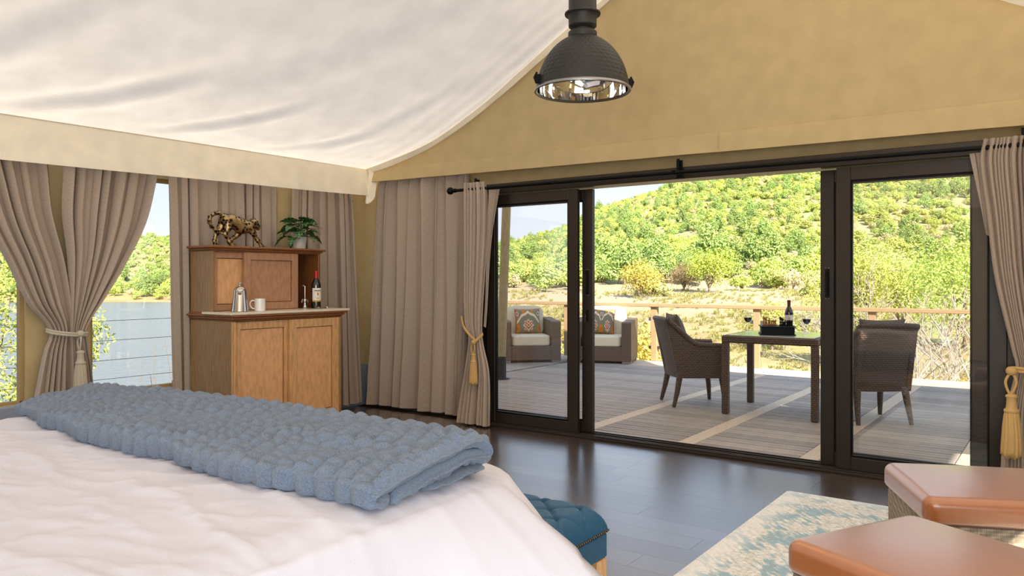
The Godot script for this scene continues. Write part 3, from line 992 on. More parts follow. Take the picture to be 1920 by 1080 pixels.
	for s in clumps:
		var at := Vector3(s[0] * 1.36, EYE + (s[1] - EYE) * 1.36, s[2] * 1.36)
		br.tube([Vector3(-12.3, -2.6, -4.2), Vector3(-12.2, (at.y - 2.6) * 0.5, lerpf(-4.2, at.z, 0.5)), at], [0.03, 0.018, 0.005], 5)
		for k in int(2200.0 * s[3]):
			var d := Vector3(rnd(-1, 1), rnd(-1, 1), rnd(-1, 1))
			if d.length() > 1.0:
				continue
			var out := Vector3(rnd(-0.6, 1.0), rnd(0.1, 1), rnd(-1, 1)).normalized()
			var along := out.cross(Vector3(rnd(-1, 1), rnd(-1, 1), rnd(-1, 1))).normalized() * rnd(0.05, 0.10)
			var q := rnd(0.6, 1.3)
			lf.tint = Color(q * rnd(0.7, 1.2), q, q * 0.8)
			lf.leaf(at + d * s[3] * 1.7, along, along.cross(out) * 0.45, out)
	part("foliage", lf, mat(Color(0.52, 0.56, 0.14).linear_to_srgb(), 0.6, {"paint": true, "back": Color(0.5, 0.55, 0.15)}), tw)
	part("branches", br, M.bark, tw)
	var stalks := thing("dry_stalks", "thin dry reddish stalks in front of the river, outside the side window", "stalks")
	for k in 9:
		var zz := -4.6 - rnd(0.0, 1.3)
		var x := -8.6 - rnd(0.0, 0.8)
		var lean := rnd(-0.35, 0.35)
		part("stalk", MB.new().tube([Vector3(x, -2.6, zz), Vector3(x, -0.5, zz + lean * 0.3), Vector3(x + 0.05, rnd(0.0, 1.05), zz + lean)], [0.008, 0.006, 0.002], 4), M.bark, stalks)
	# wire fence outside the window
	var fence := thing("wire_fence", "four thin wires strung past the side windows above the river", "fence")
	for y in [0.942, 0.757, 0.574, 0.398]:
		part("wire", MB.new().tube([Vector3(-7.3, y + 0.01, 1.0), Vector3(-7.3, y - 0.004, -3.2), Vector3(-7.3, y, -7.0)], 0.0024, 5), M.wire, fence)
	for zz in [1.0, -7.0]:
		part("post", MB.new().tube([Vector3(-7.3, -2.6, zz), Vector3(-7.3, 1.1, zz)], 0.04, 8), M.pole, fence)

func bare_tree(label: String, u: float, t: float, h: float, seed_: int, levels: int, spread: float) -> void:
	rng.seed = seed_
	var o := thing("bare_tree", label, "tree", spot(u, u * t) - Vector3(0, 0.1, 0))
	var trunk := MB.new()
	var twigs := MB.new()
	for k in 3:
		branch(trunk, twigs, Vector3(rnd(-0.2, 0.2), 0, rnd(-0.2, 0.2)), Vector3(rnd(-spread, spread), 1, rnd(-spread, spread)).normalized(), h * rnd(0.3, 0.42), 0.034 * h / 3.0, levels, spread)
	if trunk.v.size():
		part("trunk", trunk, M.bark_pale, o)
	part("branches", twigs, M.bark_pale, o)

func branch(trunk: MB, twigs: MB, at: Vector3, dir: Vector3, l: float, r: float, level: int, spread: float) -> void:
	var bend := Vector3(rnd(-1, 1), rnd(-0.5, 0.6), rnd(-1, 1)) * spread * 0.5
	var mid := at + dir * l * 0.5 + bend * l * 0.2
	var end := at + (dir + bend * 0.6).normalized() * l
	(trunk if r > 0.03 else twigs).tube([at, mid, end], [r, r * 0.8, r * 0.62], 6 if r > 0.02 else 4)
	if level <= 1:
		return
	for k in 3:
		var d := ((end - at).normalized() + Vector3(rnd(-1, 1), rnd(-0.6, 0.9), rnd(-1, 1)) * (spread + 0.35)).normalized()
		branch(trunk, twigs, at.lerp(end, rnd(0.55, 1.0)), d, l * rnd(0.6, 0.85), r * 0.6, level - 1, spread)


# ------------------------------------------------------------------ curtains
# edges are lists of Vector2(y, place along the wall) from the top down
func curtain_cloth(along_z: bool, at: float, into: float, ea: Array, eb: Array, folds: float, flat: float, seed_: int, deep := 0.05, nu := 190, nv := 60, calm := 0.0) -> MB:
	rng.seed = seed_
	var ph: Array = []
	for k in 4:
		ph.append(rnd(0, TAU))
	var top: float = ea[0].x
	var low: float = ea[ea.size() - 1].x
	return MB.new().grid(func(u: float, v: float) -> Vector3:
		var y := lerpf(top, low, v)
		var a := curve_at(ea, y)
		var b := curve_at(eb, y)
		var w := absf(b - a)
		var jit := 0.09 * sin(u * 9.0 + ph[0]) + 0.06 * sin(u * 21.0 + ph[1] + v * 1.5)
		var f := (u + jit * 0.35) * folds * TAU + 0.5 * sin(v * 2.6 + ph[2])
		var amp := minf(deep, 0.42 * w / folds + 0.012) * (0.75 + 0.35 * sin(u * 13.0 + ph[3] + v))
		amp *= lerpf(1.0, 0.55 + 0.45 * v, calm)
		var wave := sin(f) + 0.25 * sin(2.0 * f + ph[1]) + 0.15 * sin(f * 0.5 + ph[3])
		var place := lerpf(a, b, u) + 0.30 * w / folds * sin(f * 2.0 + 0.6) * 0.35
		var depth := at + into * amp * wave
		var hem := 0.008 * sin(f + 1.0) * smoothstep(0.9, 1.0, v)
		return Vector3(depth, y + hem, place) if along_z else Vector3(place, y + hem, depth), nu, nv, false, flat, top - low)

func rope_and_tassel(parent: Node3D, knot: Vector3, ring: Array, m: Material, size := 1.0) -> void:
	part("rope", MB.new().bend(ring, 0.008 * size, 8, 2), m, parent)
	var second: Array = []
	for p in ring:
		second.append(p + Vector3(0.004, -0.013 * size, 0.004))
	part("rope", MB.new().bend(second, 0.007 * size, 8, 2), m, parent)
	part("knot", MB.new().pad(knot, Vector3(0.022, 0.02, 0.022) * size, 0.9, Basis.IDENTITY, 16, 10), m, parent)
	part("loop", MB.new().bend([knot + Vector3(-0.006, -0.01, 0.0), knot + Vector3(-0.022, -0.05, 0.006) * size, knot + Vector3(-0.004, -0.10, 0.004) * size, knot + Vector3(0.018, -0.05, 0.006) * size, knot + Vector3(0.006, -0.01, 0)], 0.006 * size, 7), m, parent)
	var t := Transform3D(Basis.IDENTITY.scaled(Vector3.ONE * size), knot + Vector3(0, -0.10 * size, 0))
	part("tassel_head", MB.new().lathe([Vector2(0, 0.005), Vector2(0.014, 0.0), Vector2(0.022, -0.006), Vector2(0.024, -0.012), Vector2(0.019, -0.018), Vector2(0.020, -0.045), Vector2(0.022, -0.062), Vector2(0.029, -0.068), Vector2(0.030, -0.076), Vector2(0.026, -0.082)], 20, t), m, parent)
	var skirt := MB.new().grid(func(u: float, v: float) -> Vector3:
		var r := (0.025 + 0.016 * pow(v, 0.6)) * (1.0 + 0.06 * sin(u * TAU * 14.0 + 2.0 * sin(v * 3.0)))
		if v > 0.98:
			r *= 0.55
		return t * Vector3(r * cos(u * TAU), -0.078 - 0.20 * v + 0.004 * sin(u * TAU * 5.0) * v, r * sin(u * TAU)), 84, 14, true, 1.0, 0.2)
	part("tassel_skirt", skirt, m, parent)

func build_curtains() -> void:
	var m: Material = M.curtain
	# the tied pair at the side windows
	var o := thing("tied_curtain", "left half of the tied taupe curtain pair between the side windows, reaching the photo's edge", "curtain")
	var la := [Vector2(2.30, -2.00), Vector2(2.0, -2.10), Vector2(1.7, -2.20), Vector2(1.45, -2.32), Vector2(1.152, -2.455), Vector2(0.954, -2.60), Vector2(0.80, -2.56), Vector2(0.65, -2.53), Vector2(0.42, -2.49), Vector2(0.03, -2.44)]
	var lb := [Vector2(2.30, -2.58), Vector2(2.137, -2.595), Vector2(1.809, -2.625), Vector2(1.421, -2.715), Vector2(1.025, -2.765), Vector2(0.93, -2.765), Vector2(0.70, -2.77), Vector2(0.42, -2.78), Vector2(0.03, -2.79)]
	part("cloth", curtain_cloth(true, -6.035, 1.0, la, lb, 6.0, 1.5, 3, 0.066, 180, 90), m, o)
	o = thing("tied_curtain", "right half of the tied taupe curtain pair, its edge sweeping past the river view", "curtain")
	var ra := [Vector2(2.30, -2.68), Vector2(2.136, -2.687), Vector2(1.81, -2.680), Vector2(1.50, -2.715), Vector2(1.025, -2.735), Vector2(0.93, -2.735), Vector2(0.70, -2.74), Vector2(0.42, -2.74), Vector2(0.03, -2.74)]
	var rb := [Vector2(2.30, -3.39), Vector2(2.14, -3.36), Vector2(1.77, -3.272), Vector2(1.43, -3.115), Vector2(1.18, -2.97), Vector2(0.955, -2.838), Vector2(0.86, -2.845), Vector2(0.62, -2.880), Vector2(0.43, -2.895), Vector2(0.03, -2.93)]
	part("cloth", curtain_cloth(true, -6.015, 1.0, ra, rb, 6.5, 1.5, 8, 0.066, 200, 90), m, o)
	var tie := thing("tieback", "pale cream rope tieback with a long tassel round the tied curtain pair", "tieback")
	var ring: Array = []
	for k in 25:
		var a := lerpf(-0.15, 1.12, k / 24.0) * PI
		ring.append(Vector3(-6.03 + 0.085 * sin(a), 0.945 + 0.016 * cos(a) - 0.015 * sin(a), -2.72 + 0.135 * cos(a)))
	rope_and_tassel(tie, Vector3(-5.945, 0.925, -2.775), ring, M.pale_rope, 1.25)
	# straight panels behind and beside the cabinet
	o = thing("curtain", "straight taupe curtain panel hanging behind the left part of the wooden cabinet", "curtain")
	part("cloth", curtain_cloth(true, -6.04, 1.0, [Vector2(2.30, -3.51), Vector2(1.0, -3.545), Vector2(0.05, -3.575)], [Vector2(2.30, -4.59), Vector2(1.0, -4.60), Vector2(0.05, -4.62)], 9.0, 2.0, 21, 0.035), m, o)
	o = thing("curtain", "taupe curtain panel in the corner between the wooden cabinet and the front wall", "curtain")
	part("cloth", curtain_cloth(true, -6.03, 1.0, [Vector2(2.30, -4.77), Vector2(1.0, -4.72), Vector2(0.035, -4.66)], [Vector2(2.30, -5.50), Vector2(2.1, -5.53), Vector2(1.0, -5.60), Vector2(0.035, -5.66)], 7.0, 1.8, 26, 0.042), m, o)
	# the wide curtain left of the doors
	o = thing("curtain", "wide straight taupe curtain on the front wall left of the sliding doors", "curtain")
	part("cloth", curtain_cloth(false, -5.70, 1.0, [Vector2(2.34, -5.80), Vector2(2.2, -5.83), Vector2(1.0, -5.90), Vector2(0.03, -5.965)], [Vector2(2.34, -4.60), Vector2(1.0, -4.60), Vector2(0.03, -4.62)], 8.0, 2.2, 33, 0.068, 200, 60, 0.5), m, o)
	# gathered curtains on the rod
	o = thing("curtain", "narrow gathered taupe curtain on the rod at the left end of the sliding doors", "curtain")
	var ga := [Vector2(2.20, -4.475), Vector2(1.6, -4.475), Vector2(0.956, -4.470), Vector2(0.80, -4.425), Vector2(0.62, -4.45), Vector2(0.3, -4.52), Vector2(0.022, -4.575)]
	var gb := [Vector2(2.20, -4.235), Vector2(2.1, -4.215), Vector2(1.68, -4.225), Vector2(0.962, -4.285), Vector2(0.78, -4.280), Vector2(0.49, -4.21), Vector2(0.022, -4.205)]
	part("cloth", curtain_cloth(false, -5.46, 1.0, ga, gb, 7.0, 1.1, 41, 0.04, 170, 80), m, o)
	part("return_edge", curtain_cloth(false, -5.52, 1.0, [Vector2(2.13, -4.25), Vector2(1.2, -4.27), Vector2(0.9, -4.29)], [Vector2(2.13, -4.12), Vector2(1.7, -4.205), Vector2(0.9, -4.28)], 1.2, 0.3, 43, 0.015, 20, 30), m, o)
	tie = thing("tieback", "gold rope tieback with a tassel round the curtain left of the sliding doors", "tieback")
	ring = []
	for k in 19:
		var t := k / 18.0
		ring.append(Vector3(lerpf(-4.495, -4.325, t), 0.99 - 0.215 * pow(t, 0.75) + 0.02 * sin(t * PI), -5.44 + 0.05 * sin(t * PI)))
	for k in 9:
		var t := k / 8.0
		ring.append(Vector3(lerpf(-4.325, -4.265, t), 0.775 + 0.07 * t, -5.42 - 0.04 * t))
	rope_and_tassel(tie, Vector3(-4.322, 0.765, -5.395), ring, M.gold_rope, 1.0)
	o = thing("curtain", "gathered taupe curtain at the right edge of the photo, beside the ottoman", "curtain")
	var ca := [Vector2(2.175, -0.43), Vector2(2.05, -0.45), Vector2(1.726, -0.415), Vector2(1.34, -0.374), Vector2(0.896, -0.285), Vector2(0.80, -0.268), Vector2(0.51, -0.325), Vector2(0.223, -0.341), Vector2(0.022, -0.35)]
	var cb := [Vector2(2.175, -0.05), Vector2(1.726, -0.06), Vector2(0.896, -0.07), Vector2(0.80, -0.08), Vector2(0.3, 0.02), Vector2(0.022, 0.05)]
	part("cloth", curtain_cloth(false, -5.46, 1.0, ca, cb, 14.0, 1.8, 52, 0.036, 240, 80), m, o)
	part("return_edge", curtain_cloth(false, -5.50, 1.0, [Vector2(2.10, -0.505), Vector2(1.95, -0.48), Vector2(1.6, -0.425)], [Vector2(2.10, -0.40), Vector2(1.6, -0.395)], 1.0, 0.2, 53, 0.012, 12, 20), m, o)
	tie = thing("tieback", "gold rope tieback with a big tassel round the curtain at the right edge", "tieback")
	ring = []
	for k in 17:
		var t := k / 16.0
		ring.append(Vector3(lerpf(-0.285, 0.03, t), 0.805 + 0.035 * t - 0.012 * sin(t * PI), -5.43 + 0.045 * sin(t * PI)))
	rope_and_tassel(tie, Vector3(-0.285, 0.79, -5.40), ring, M.gold_rope, 1.35)
	# rod
	var rod := thing("curtain_rod", "black curtain rod with a ball end above the sliding doors", "curtain rod")
	part("rod", MB.new().tube([Vector3(-4.60, 2.143, -5.47), Vector3(1.0, 2.118, -5.47)], 0.0145, 12), M.black, rod)
	part("finial", MB.new().pad(Vector3(-4.655, 2.143, -5.47), Vector3(0.034, 0.034, 0.034), 1.0, Basis.IDENTITY, 20, 14).tube([Vector3(-4.625, 2.143, -5.47), Vector3(-4.59, 2.143, -5.47)], 0.019, 12), M.black, rod)
	for x in [-4.42, -2.44, -0.22]:
		part("bracket", MB.new().box(Vector3(x, 2.19, -5.55), Vector3(0.02, 0.12, 0.02), 0.003).box(Vector3(x, 2.145, -5.50), Vector3(0.022, 0.016, 0.10), 0.003).box(Vector3(x, 2.17, -5.575), Vector3(0.05, 0.14, 0.01), 0.002), M.black, rod)


# ------------------------------------------------------------------ cabinet by the window wall
func framed(parent: Node3D, called: String, x: float, z0: float, z1: float, y0: float, y1: float, frame: float, m_frame: Material, m_panel: Material) -> void:
	# a door of rails, stiles and a sunk panel, facing +x
	var d := Node3D.new()
	d.name = called
	parent.add_child(d, true)
	var t := 0.026
	for z in [z0 + frame / 2, z1 - frame / 2]:
		part("stile", MB.new().box(Vector3(x - t / 2, (y0 + y1) / 2, z), Vector3(t, y1 - y0, frame), 0.002), m_frame, d)
	for y in [y0 + frame / 2, y1 - frame / 2]:
		part("rail", MB.new().box(Vector3(x - t / 2, y, (z0 + z1) / 2), Vector3(t - 0.001, frame, z1 - z0 - 2 * frame), 0.002), m_frame, d)
	part("panel", MB.new().box(Vector3(x - 0.021, (y0 + y1) / 2, (z0 + z1) / 2), Vector3(0.008, y1 - y0 - 2 * frame - 0.008, z1 - z0 - 2 * frame - 0.010), 0.002), m_panel, d)

func molding(x0: float, x1: float, z0: float, z1: float, steps: Array) -> MB:
	# bands [y low, y high, how far they stand out] round the front and the two sides
	var mb := MB.new()
	for s in steps:
		mb.box(Vector3((x0 + x1 + s[2]) / 2, (s[0] + s[1]) / 2, (z0 + z1) / 2), Vector3(x1 + s[2] - x0, s[1] - s[0], z1 - z0 + 2 * s[2]), minf(0.006, (s[1] - s[0]) * 0.45))
	return mb

func build_cabinet() -> void:
	var o := thing("cabinet", "brown wooden two-tier cabinet with sliding panel doors in front of the window curtains", "cabinet")
	var xb := -5.975
	var xf := -5.375
	var zn := -3.675
	var zf := -4.795
	# lower case
	part("base_molding", molding(xb, xf, zf, zn, [[0.0, 0.045, 0.035], [0.045, 0.065, 0.026], [0.065, 0.085, 0.014]]), M.wood_dark, o)
	part("side", MB.new().box(Vector3((xb + xf) / 2, 0.535, zn - 0.0125), Vector3(xf - xb, 0.91, 0.025), 0.003), M.wood_side, o)
	part("side", MB.new().box(Vector3((xb + xf) / 2, 0.535, zf + 0.0125), Vector3(xf - xb, 0.91, 0.025), 0.003), M.wood_side, o)
	part("back", MB.new().box(Vector3(xb + 0.008, 0.535, (zn + zf) / 2), Vector3(0.016, 0.9, zn - zf - 0.05), 0.0), M.wood_dark, o)
	part("bottom", MB.new().box(Vector3((xb + xf) / 2, 0.095, (zn + zf) / 2), Vector3(xf - xb - 0.03, 0.02, zn - zf - 0.05), 0.0), M.wood_dark, o)
	framed(o, "door", xf - 0.032, -4.255, zn - 0.026, 0.105, 0.985, 0.062, M.wood, M.wood_panel)
	framed(o, "door", xf - 0.003, zf + 0.026, -4.225, 0.105, 0.985, 0.072, M.wood, M.wood_panel)
	part("corner_post", MB.new().box(Vector3(xf - 0.0145, 0.535, zn - 0.013), Vector3(0.03, 0.91, 0.027), 0.004), M.wood, o)
	part("top_molding", molding(xb, xf, zf, zn, [[0.990, 1.005, 0.004], [1.005, 1.025, 0.022], [1.025, 1.042, 0.042]]), M.wood_dark, o)
	part("marble_top", MB.new().box(Vector3(-5.53, 1.0525, (zn + zf) / 2 - 0.005), Vector3(0.40, 0.020, 1.235), 0.004), M.marble, o, "cream marble slab on the cabinet's counter")
	part("counter", MB.new().box(Vector3(-5.83, 1.049, (zn + zf) / 2), Vector3(0.28, 0.014, 1.16), 0.002), M.wood_dark, o)
	# upper case
	var xu := -5.665
	part("upper_side", MB.new().box(Vector3((xb + xu) / 2, 1.31, zn - 0.011), Vector3(xu - xb, 0.51, 0.022), 0.003), M.wood_side, o)
	part("upper_side", MB.new().box(Vector3((xb + xu) / 2, 1.31, zf + 0.011), Vector3(xu - xb, 0.51, 0.022), 0.003), M.wood_dark, o)
	part("upper_back", MB.new().box(Vector3(xb + 0.008, 1.31, (zn + zf) / 2), Vector3(0.016, 0.5, zn - zf - 0.044), 0.0), M.wood_dark, o)
	framed(o, "sliding_door", xu - 0.036, -4.32, zn - 0.022, 1.066, 1.555, 0.052, M.wood_grey, M.wood_panel)
	framed(o, "sliding_door", xu - 0.004, -4.545, -3.985, 1.066, 1.555, 0.062, M.wood_grey, M.wood_grey)
	part("crown_molding", molding(xb, xu, zf, zn, [[1.556, 1.568, 0.004], [1.568, 1.584, 0.018], [1.584, 1.604, 0.040]]), M.wood_dark, o)


# ------------------------------------------------------------------ ceiling lamp
func build_lamp() -> void:
	var o := thing("pendant_lamp", "grey hammered dome pendant lamp with a mirrored inside hanging from the ridge", "lamp", Vector3(-2.2, 2.365, -3.714))
	var shade: Array = [Vector2(0.263, 0.006)]
	for k in 25:
		var t := k / 24.0
		shade.append(Vector2(0.252 * cos(t * 1.27) + 0.004, 0.018 + 0.285 * pow(sin(t * 1.27) / sin(1.27), 1.12)))
	var dents := MB.new().grid(func(u: float, w: float) -> Vector3:
		var f := w * (shade.size() - 1)
		var a: Vector2 = shade[int(floor(f))].lerp(shade[mini(int(floor(f)) + 1, shade.size() - 1)], f - floor(f))
		var rows := 15.0
		var r := floor(w * rows)
		var q: float = sin(fposmod(w * rows, 1.0) * PI) * absf(sin(u * PI * 38.0 + (PI / 2 if int(r) % 2 else 0.0)))
		var d: float = 0.0035 * q * smoothstep(0.08, 0.2, w)
		return Vector3((a.x - d) * cos(u * TAU), a.y, (a.x - d) * sin(u * TAU)), 304, 90, true)
	part("shade", dents, M.gunmetal, o)
	part("collar", MB.new().lathe([Vector2(0.072, 0.298), Vector2(0.080, 0.305), Vector2(0.080, 0.332), Vector2(0.074, 0.338), Vector2(0.050, 0.340), Vector2(0.050, 0.352), Vector2(0.060, 0.354), Vector2(0.077, 0.364), Vector2(0.078, 0.372), Vector2(0.078, 0.425), Vector2(0.098, 0.428), Vector2(0.100, 0.436), Vector2(0.098, 0.442), Vector2(0.078, 0.446), Vector2(0.077, 0.53), Vector2(0.05, 0.56), Vector2(0.0, 0.565)], 32), M.gunmetal, o)
	part("rim", MB.new().lathe([Vector2(0.250, 0.010), Vector2(0.262, 0.0), Vector2(0.268, 0.004), Vector2(0.268, 0.014), Vector2(0.258, 0.022)], 64), M.steel_dull, o)
	var inner: Array = []
	for k in 21:
		var t := k / 20.0
		inner.append(Vector2(0.247 * cos(t * 1.3), 0.012 + 0.25 * sin(t * 1.3)))
	part("reflector", MB.new().lathe(inner, 48), M.mirror, o)
	part("bulb", MB.new().pad(Vector3(0, 0.13, 0), Vector3(0.045, 0.06, 0.045), 1.0, Basis.IDENTITY, 16, 12), M.bulb, o)
	for a in [2.2, 5.6]:
		var d := Vector3(cos(a), 0, sin(a))
		part("clip", MB.new().box(d * 0.262 + Vector3(0, 0.055, 0), Vector3(0.03, 0.05, 0.02), 0.003, Basis(Vector3.UP, -a)).tube([d * 0.272 + Vector3(0, 0.03, 0), d * 0.285 + Vector3(0, 0.06, 0), d * 0.27 + Vector3(0, 0.09, 0)], 0.006, 6), M.black, o)
	part("stem", MB.new().tube([Vector3(0, 0.55, 0), Vector3(0, 1.72, 0)], 0.012, 8), M.black, o)
	var l := OmniLight3D.new()
	l.name = "lamp_light"
	l.position = Vector3(0, 0.13, 0)
	l.light_color = Color(1.0, 0.72, 0.42)
	l.light_energy = 0.25
	l.omni_range = 12.0
	l.omni_attenuation = 2.0
	l.light_size = 0.04
	l.shadow_enabled = true
	o.add_child(l)


# ------------------------------------------------------------------ bed, blanket, bench
func fold_noise(seed_: int, freq: float, oct := 3) -> FastNoiseLite:
	var f := FastNoiseLite.new()
	f.seed = seed_
	f.noise_type = FastNoiseLite.TYPE_SIMPLEX_SMOOTH
	f.frequency = freq
	f.fractal_octaves = oct
	return f

const BED_X0 := -3.62
const BED_X1 := -1.33
const BED_Z0 := -1.985
const BED_Z1 := 0.45
const BED_TOP := 0.76

func bed_height(x: float, z: float, n1: FastNoiseLite, n2: FastNoiseLite) -> float:
	var r := 1.0 - absf(n2.get_noise_2d(x * 0.8 + z * 0.35, z * 1.9 - x * 0.25))
	var r2 := 1.0 - absf(n1.get_noise_2d(x * 2.2 - z * 1.4 + 7.0, z * 5.5 + x * 0.9))
	return 0.003 * n1.get_noise_2d(x * 6.0 + z * 3.0, z * 9.0) + 0.014 * n1.get_noise_2d(x, z) + 0.009 * (pow(r, 9.0) - 0.3) + 0.006 * pow(r2, 12.0)

func build_bed() -> void:
	var bed := thing("bed", "wide bed under the white duvet", "bed")
	part("base", MB.new().box(Vector3(-2.52, 0.2, -0.75), Vector3(2.0, 0.4, 2.2), 0.02), M.wood_dark, bed)
	part("mattress", MB.new().box(Vector3(-2.52, 0.54, -0.75), Vector3(2.06, 0.27, 2.26), 0.06), M.duvet, bed)
	var n1 := fold_noise(3, 0.9)
	var n2 := fold_noise(9, 1.1, 2)
	var n3 := fold_noise(14, 1.0, 2)
	var cx := (BED_X0 + BED_X1) / 2
	var cz := (BED_Z0 + BED_Z1) / 2
	var hx := (BED_X1 - BED_X0) / 2
	var hz := (BED_Z1 - BED_Z0) / 2
	var rim := 0.72
	var duvet := MB.new().grid(func(a: float, b: float) -> Vector3:
		var p := Vector2(a * 2.0 - 1.0, b * 2.0 - 1.0)
		var r := maxf(absf(p.x), absf(p.y))
		if r < 1e-4:
			return Vector3(cx, BED_TOP + bed_height(cx, cz, n1, n2), cz)
		var e := Vector2(p.x / r * hx, p.y / r * hz)
		var cr := 0.24
		var c := Vector2(clampf(e.x, -hx + cr, hx - cr), clampf(e.y, -hz + cr, hz - cr))
		var out := e - c
		var dir := (out / maxf(out.length(), 1e-5)) if out.length() > 1e-5 else Vector2(signf(p.x), 0)
		if out.length() > cr:
			e = c + dir * cr
		var top := minf(r / rim, 1.0)
		var q := e * top
		var x := cx + q.x
		var z := cz + q.y
		var skirt := maxf(0.0, (r - rim) / (1.0 - rim))
		var edge := smoothstep(0.86, 1.0, top)
		var y := BED_TOP + bed_height(x, z, n1, n2) * (1.0 - 0.5 * edge) - 0.025 * edge * edge
		if skirt > 0.0:
			var corner := 0.5
			var foot := 0.55 if dir.y < -0.2 else 1.0
			var drop := 0.56 * skirt
			var close := Vector2(hx - e.x, e.y + hz).length()
			var flare := (0.06 + 0.52 * exp(-pow(close / 0.55, 2.0)) * smoothstep(0.0, 0.9, dir.x)) * (1.0 - pow(1.0 - skirt, 2.2)) * foot
			var along := e.x * dir.y - e.y * dir.x + atan2(dir.y, dir.x) * 0.35
			var folds := n3.get_noise_2d(along * 3.2, drop * 0.8) * 0.05 * skirt * (0.4 + corner)
			x = cx + e.x + dir.x * (flare + folds)
			z = cz + e.y + dir.y * (flare * 0.35 + folds)
			y -= drop - 0.03 * (1.0 - skirt) * skirt
		return Vector3(x, y, z), 240, 240)
	single("duvet", duvet, M.duvet, "rumpled white duvet spread over the bed", "duvet")
	build_blanket(n1, n2)
	# bench at the foot of the bed
	var bench := thing("bench", "teal velvet tufted bench with nailhead trim at the foot of the bed", "bench")
	var x0 := -3.15
	var x1 := -1.318
	var z0 := -2.40
	var z1 := -2.035
	var pad := MB.new().grid(func(a: float, b: float) -> Vector3:
		var p := Vector2(a * 2.0 - 1.0, b * 2.0 - 1.0)
		var k := Vector2(signf(p.x) * (1.0 - pow(1.0 - absf(p.x), 1.35)), signf(p.y) * (1.0 - pow(1.0 - absf(p.y), 1.35)))
		var x := lerpf(x0, x1, k.x * 0.5 + 0.5)
		var z := lerpf(z0, z1, k.y * 0.5 + 0.5)
		var ed := minf(minf(x - x0, x1 - x), minf(z - z0, z1 - z))
		var y := 0.445 + 0.075 * sqrt(clampf(1.0 - pow(1.0 - clampf(ed / 0.06, 0.0, 1.0), 2.0), 0.0, 1.0))
		# buttons in a diamond pattern, with creases between them
		var s := 0.15
		var g := Vector2((x - x1) / s, (z - z0) / s)
		var ca := absf(fposmod(g.x + g.y, 1.0) - 0.5) * 2.0
		var cb := absf(fposmod(g.x - g.y, 1.0) - 0.5) * 2.0
		var crease := maxf(pow(ca, 10.0), pow(cb, 10.0))
		var button := pow(ca, 5.0) * pow(cb, 5.0)
		y += clampf(ed / 0.05, 0.0, 1.0) * (0.018 - 0.016 * crease - 0.035 * button)
		return Vector3(x, y, z), 220, 60)
	part("tufted_top", pad, M.velvet, bench)
	part("apron", MB.new().box(Vector3((x0 + x1) / 2, 0.40, (z0 + z1) / 2), Vector3(x1 - x0, 0.095, z1 - z0), 0.01), M.velvet, bench)
	var nail := MB.new().pad(Vector3.ZERO, Vector3(0.0046, 0.0046, 0.0046), 1.0, Basis.IDENTITY, 8, 6).mesh()
	var nails := Node3D.new()
	nails.name = "nailhead_trim"
	bench.add_child(nails)
	for k in 28:
		part("nail", nail, M.brass, nails).position = Vector3(x1 + 0.002, 0.449, lerpf(z0 + 0.012, z1, k / 27.0))
	for k in 60:
		part("nail", nail, M.brass, nails).position = Vector3(x1 - 0.0142 * k, 0.449, z0 - 0.002)
	for x in [x0 + 0.04, x1 - 0.035]:
		for z in [z0 + 0.035, z1 - 0.035]:
			part("leg", MB.new().box(Vector3(x, 0.177, z), Vector3(0.065, 0.354, 0.065), 0.004), M.wood, bench)

func build_blanket(n1: FastNoiseLite, n2: FastNoiseLite) -> void:
	var o := thing("blanket", "blue-grey plush quilted throw folded in a long band across the foot of the bed", "blanket")
	var wob := fold_noise(31, 2.2, 2)
	var top := [Vector2(0.055, 0.024), Vector2(0.010, 0.028), Vector2(0.012, 0.044), Vector2(0.08, 0.062), Vector2(0.20, 0.084), Vector2(0.34, 0.102), Vector2(0.43, 0.108), Vector2(0.468, 0.094), Vector2(0.472, 0.074), Vector2(0.448, 0.062), Vector2(0.36, 0.060), Vector2(0.25, 0.048), Vector2(0.16, 0.034), Vector2(0.10, 0.024)]
	var under := [Vector2(0.445, 0.030), Vector2(0.36, 0.022), Vector2(0.22, 0.016)]
	ribbon(o, "top_fold", top, 0.046, n1, n2, wob, 1.0)
	ribbon(o, "under_fold", under, 0.036, n1, n2, wob, 0.4)

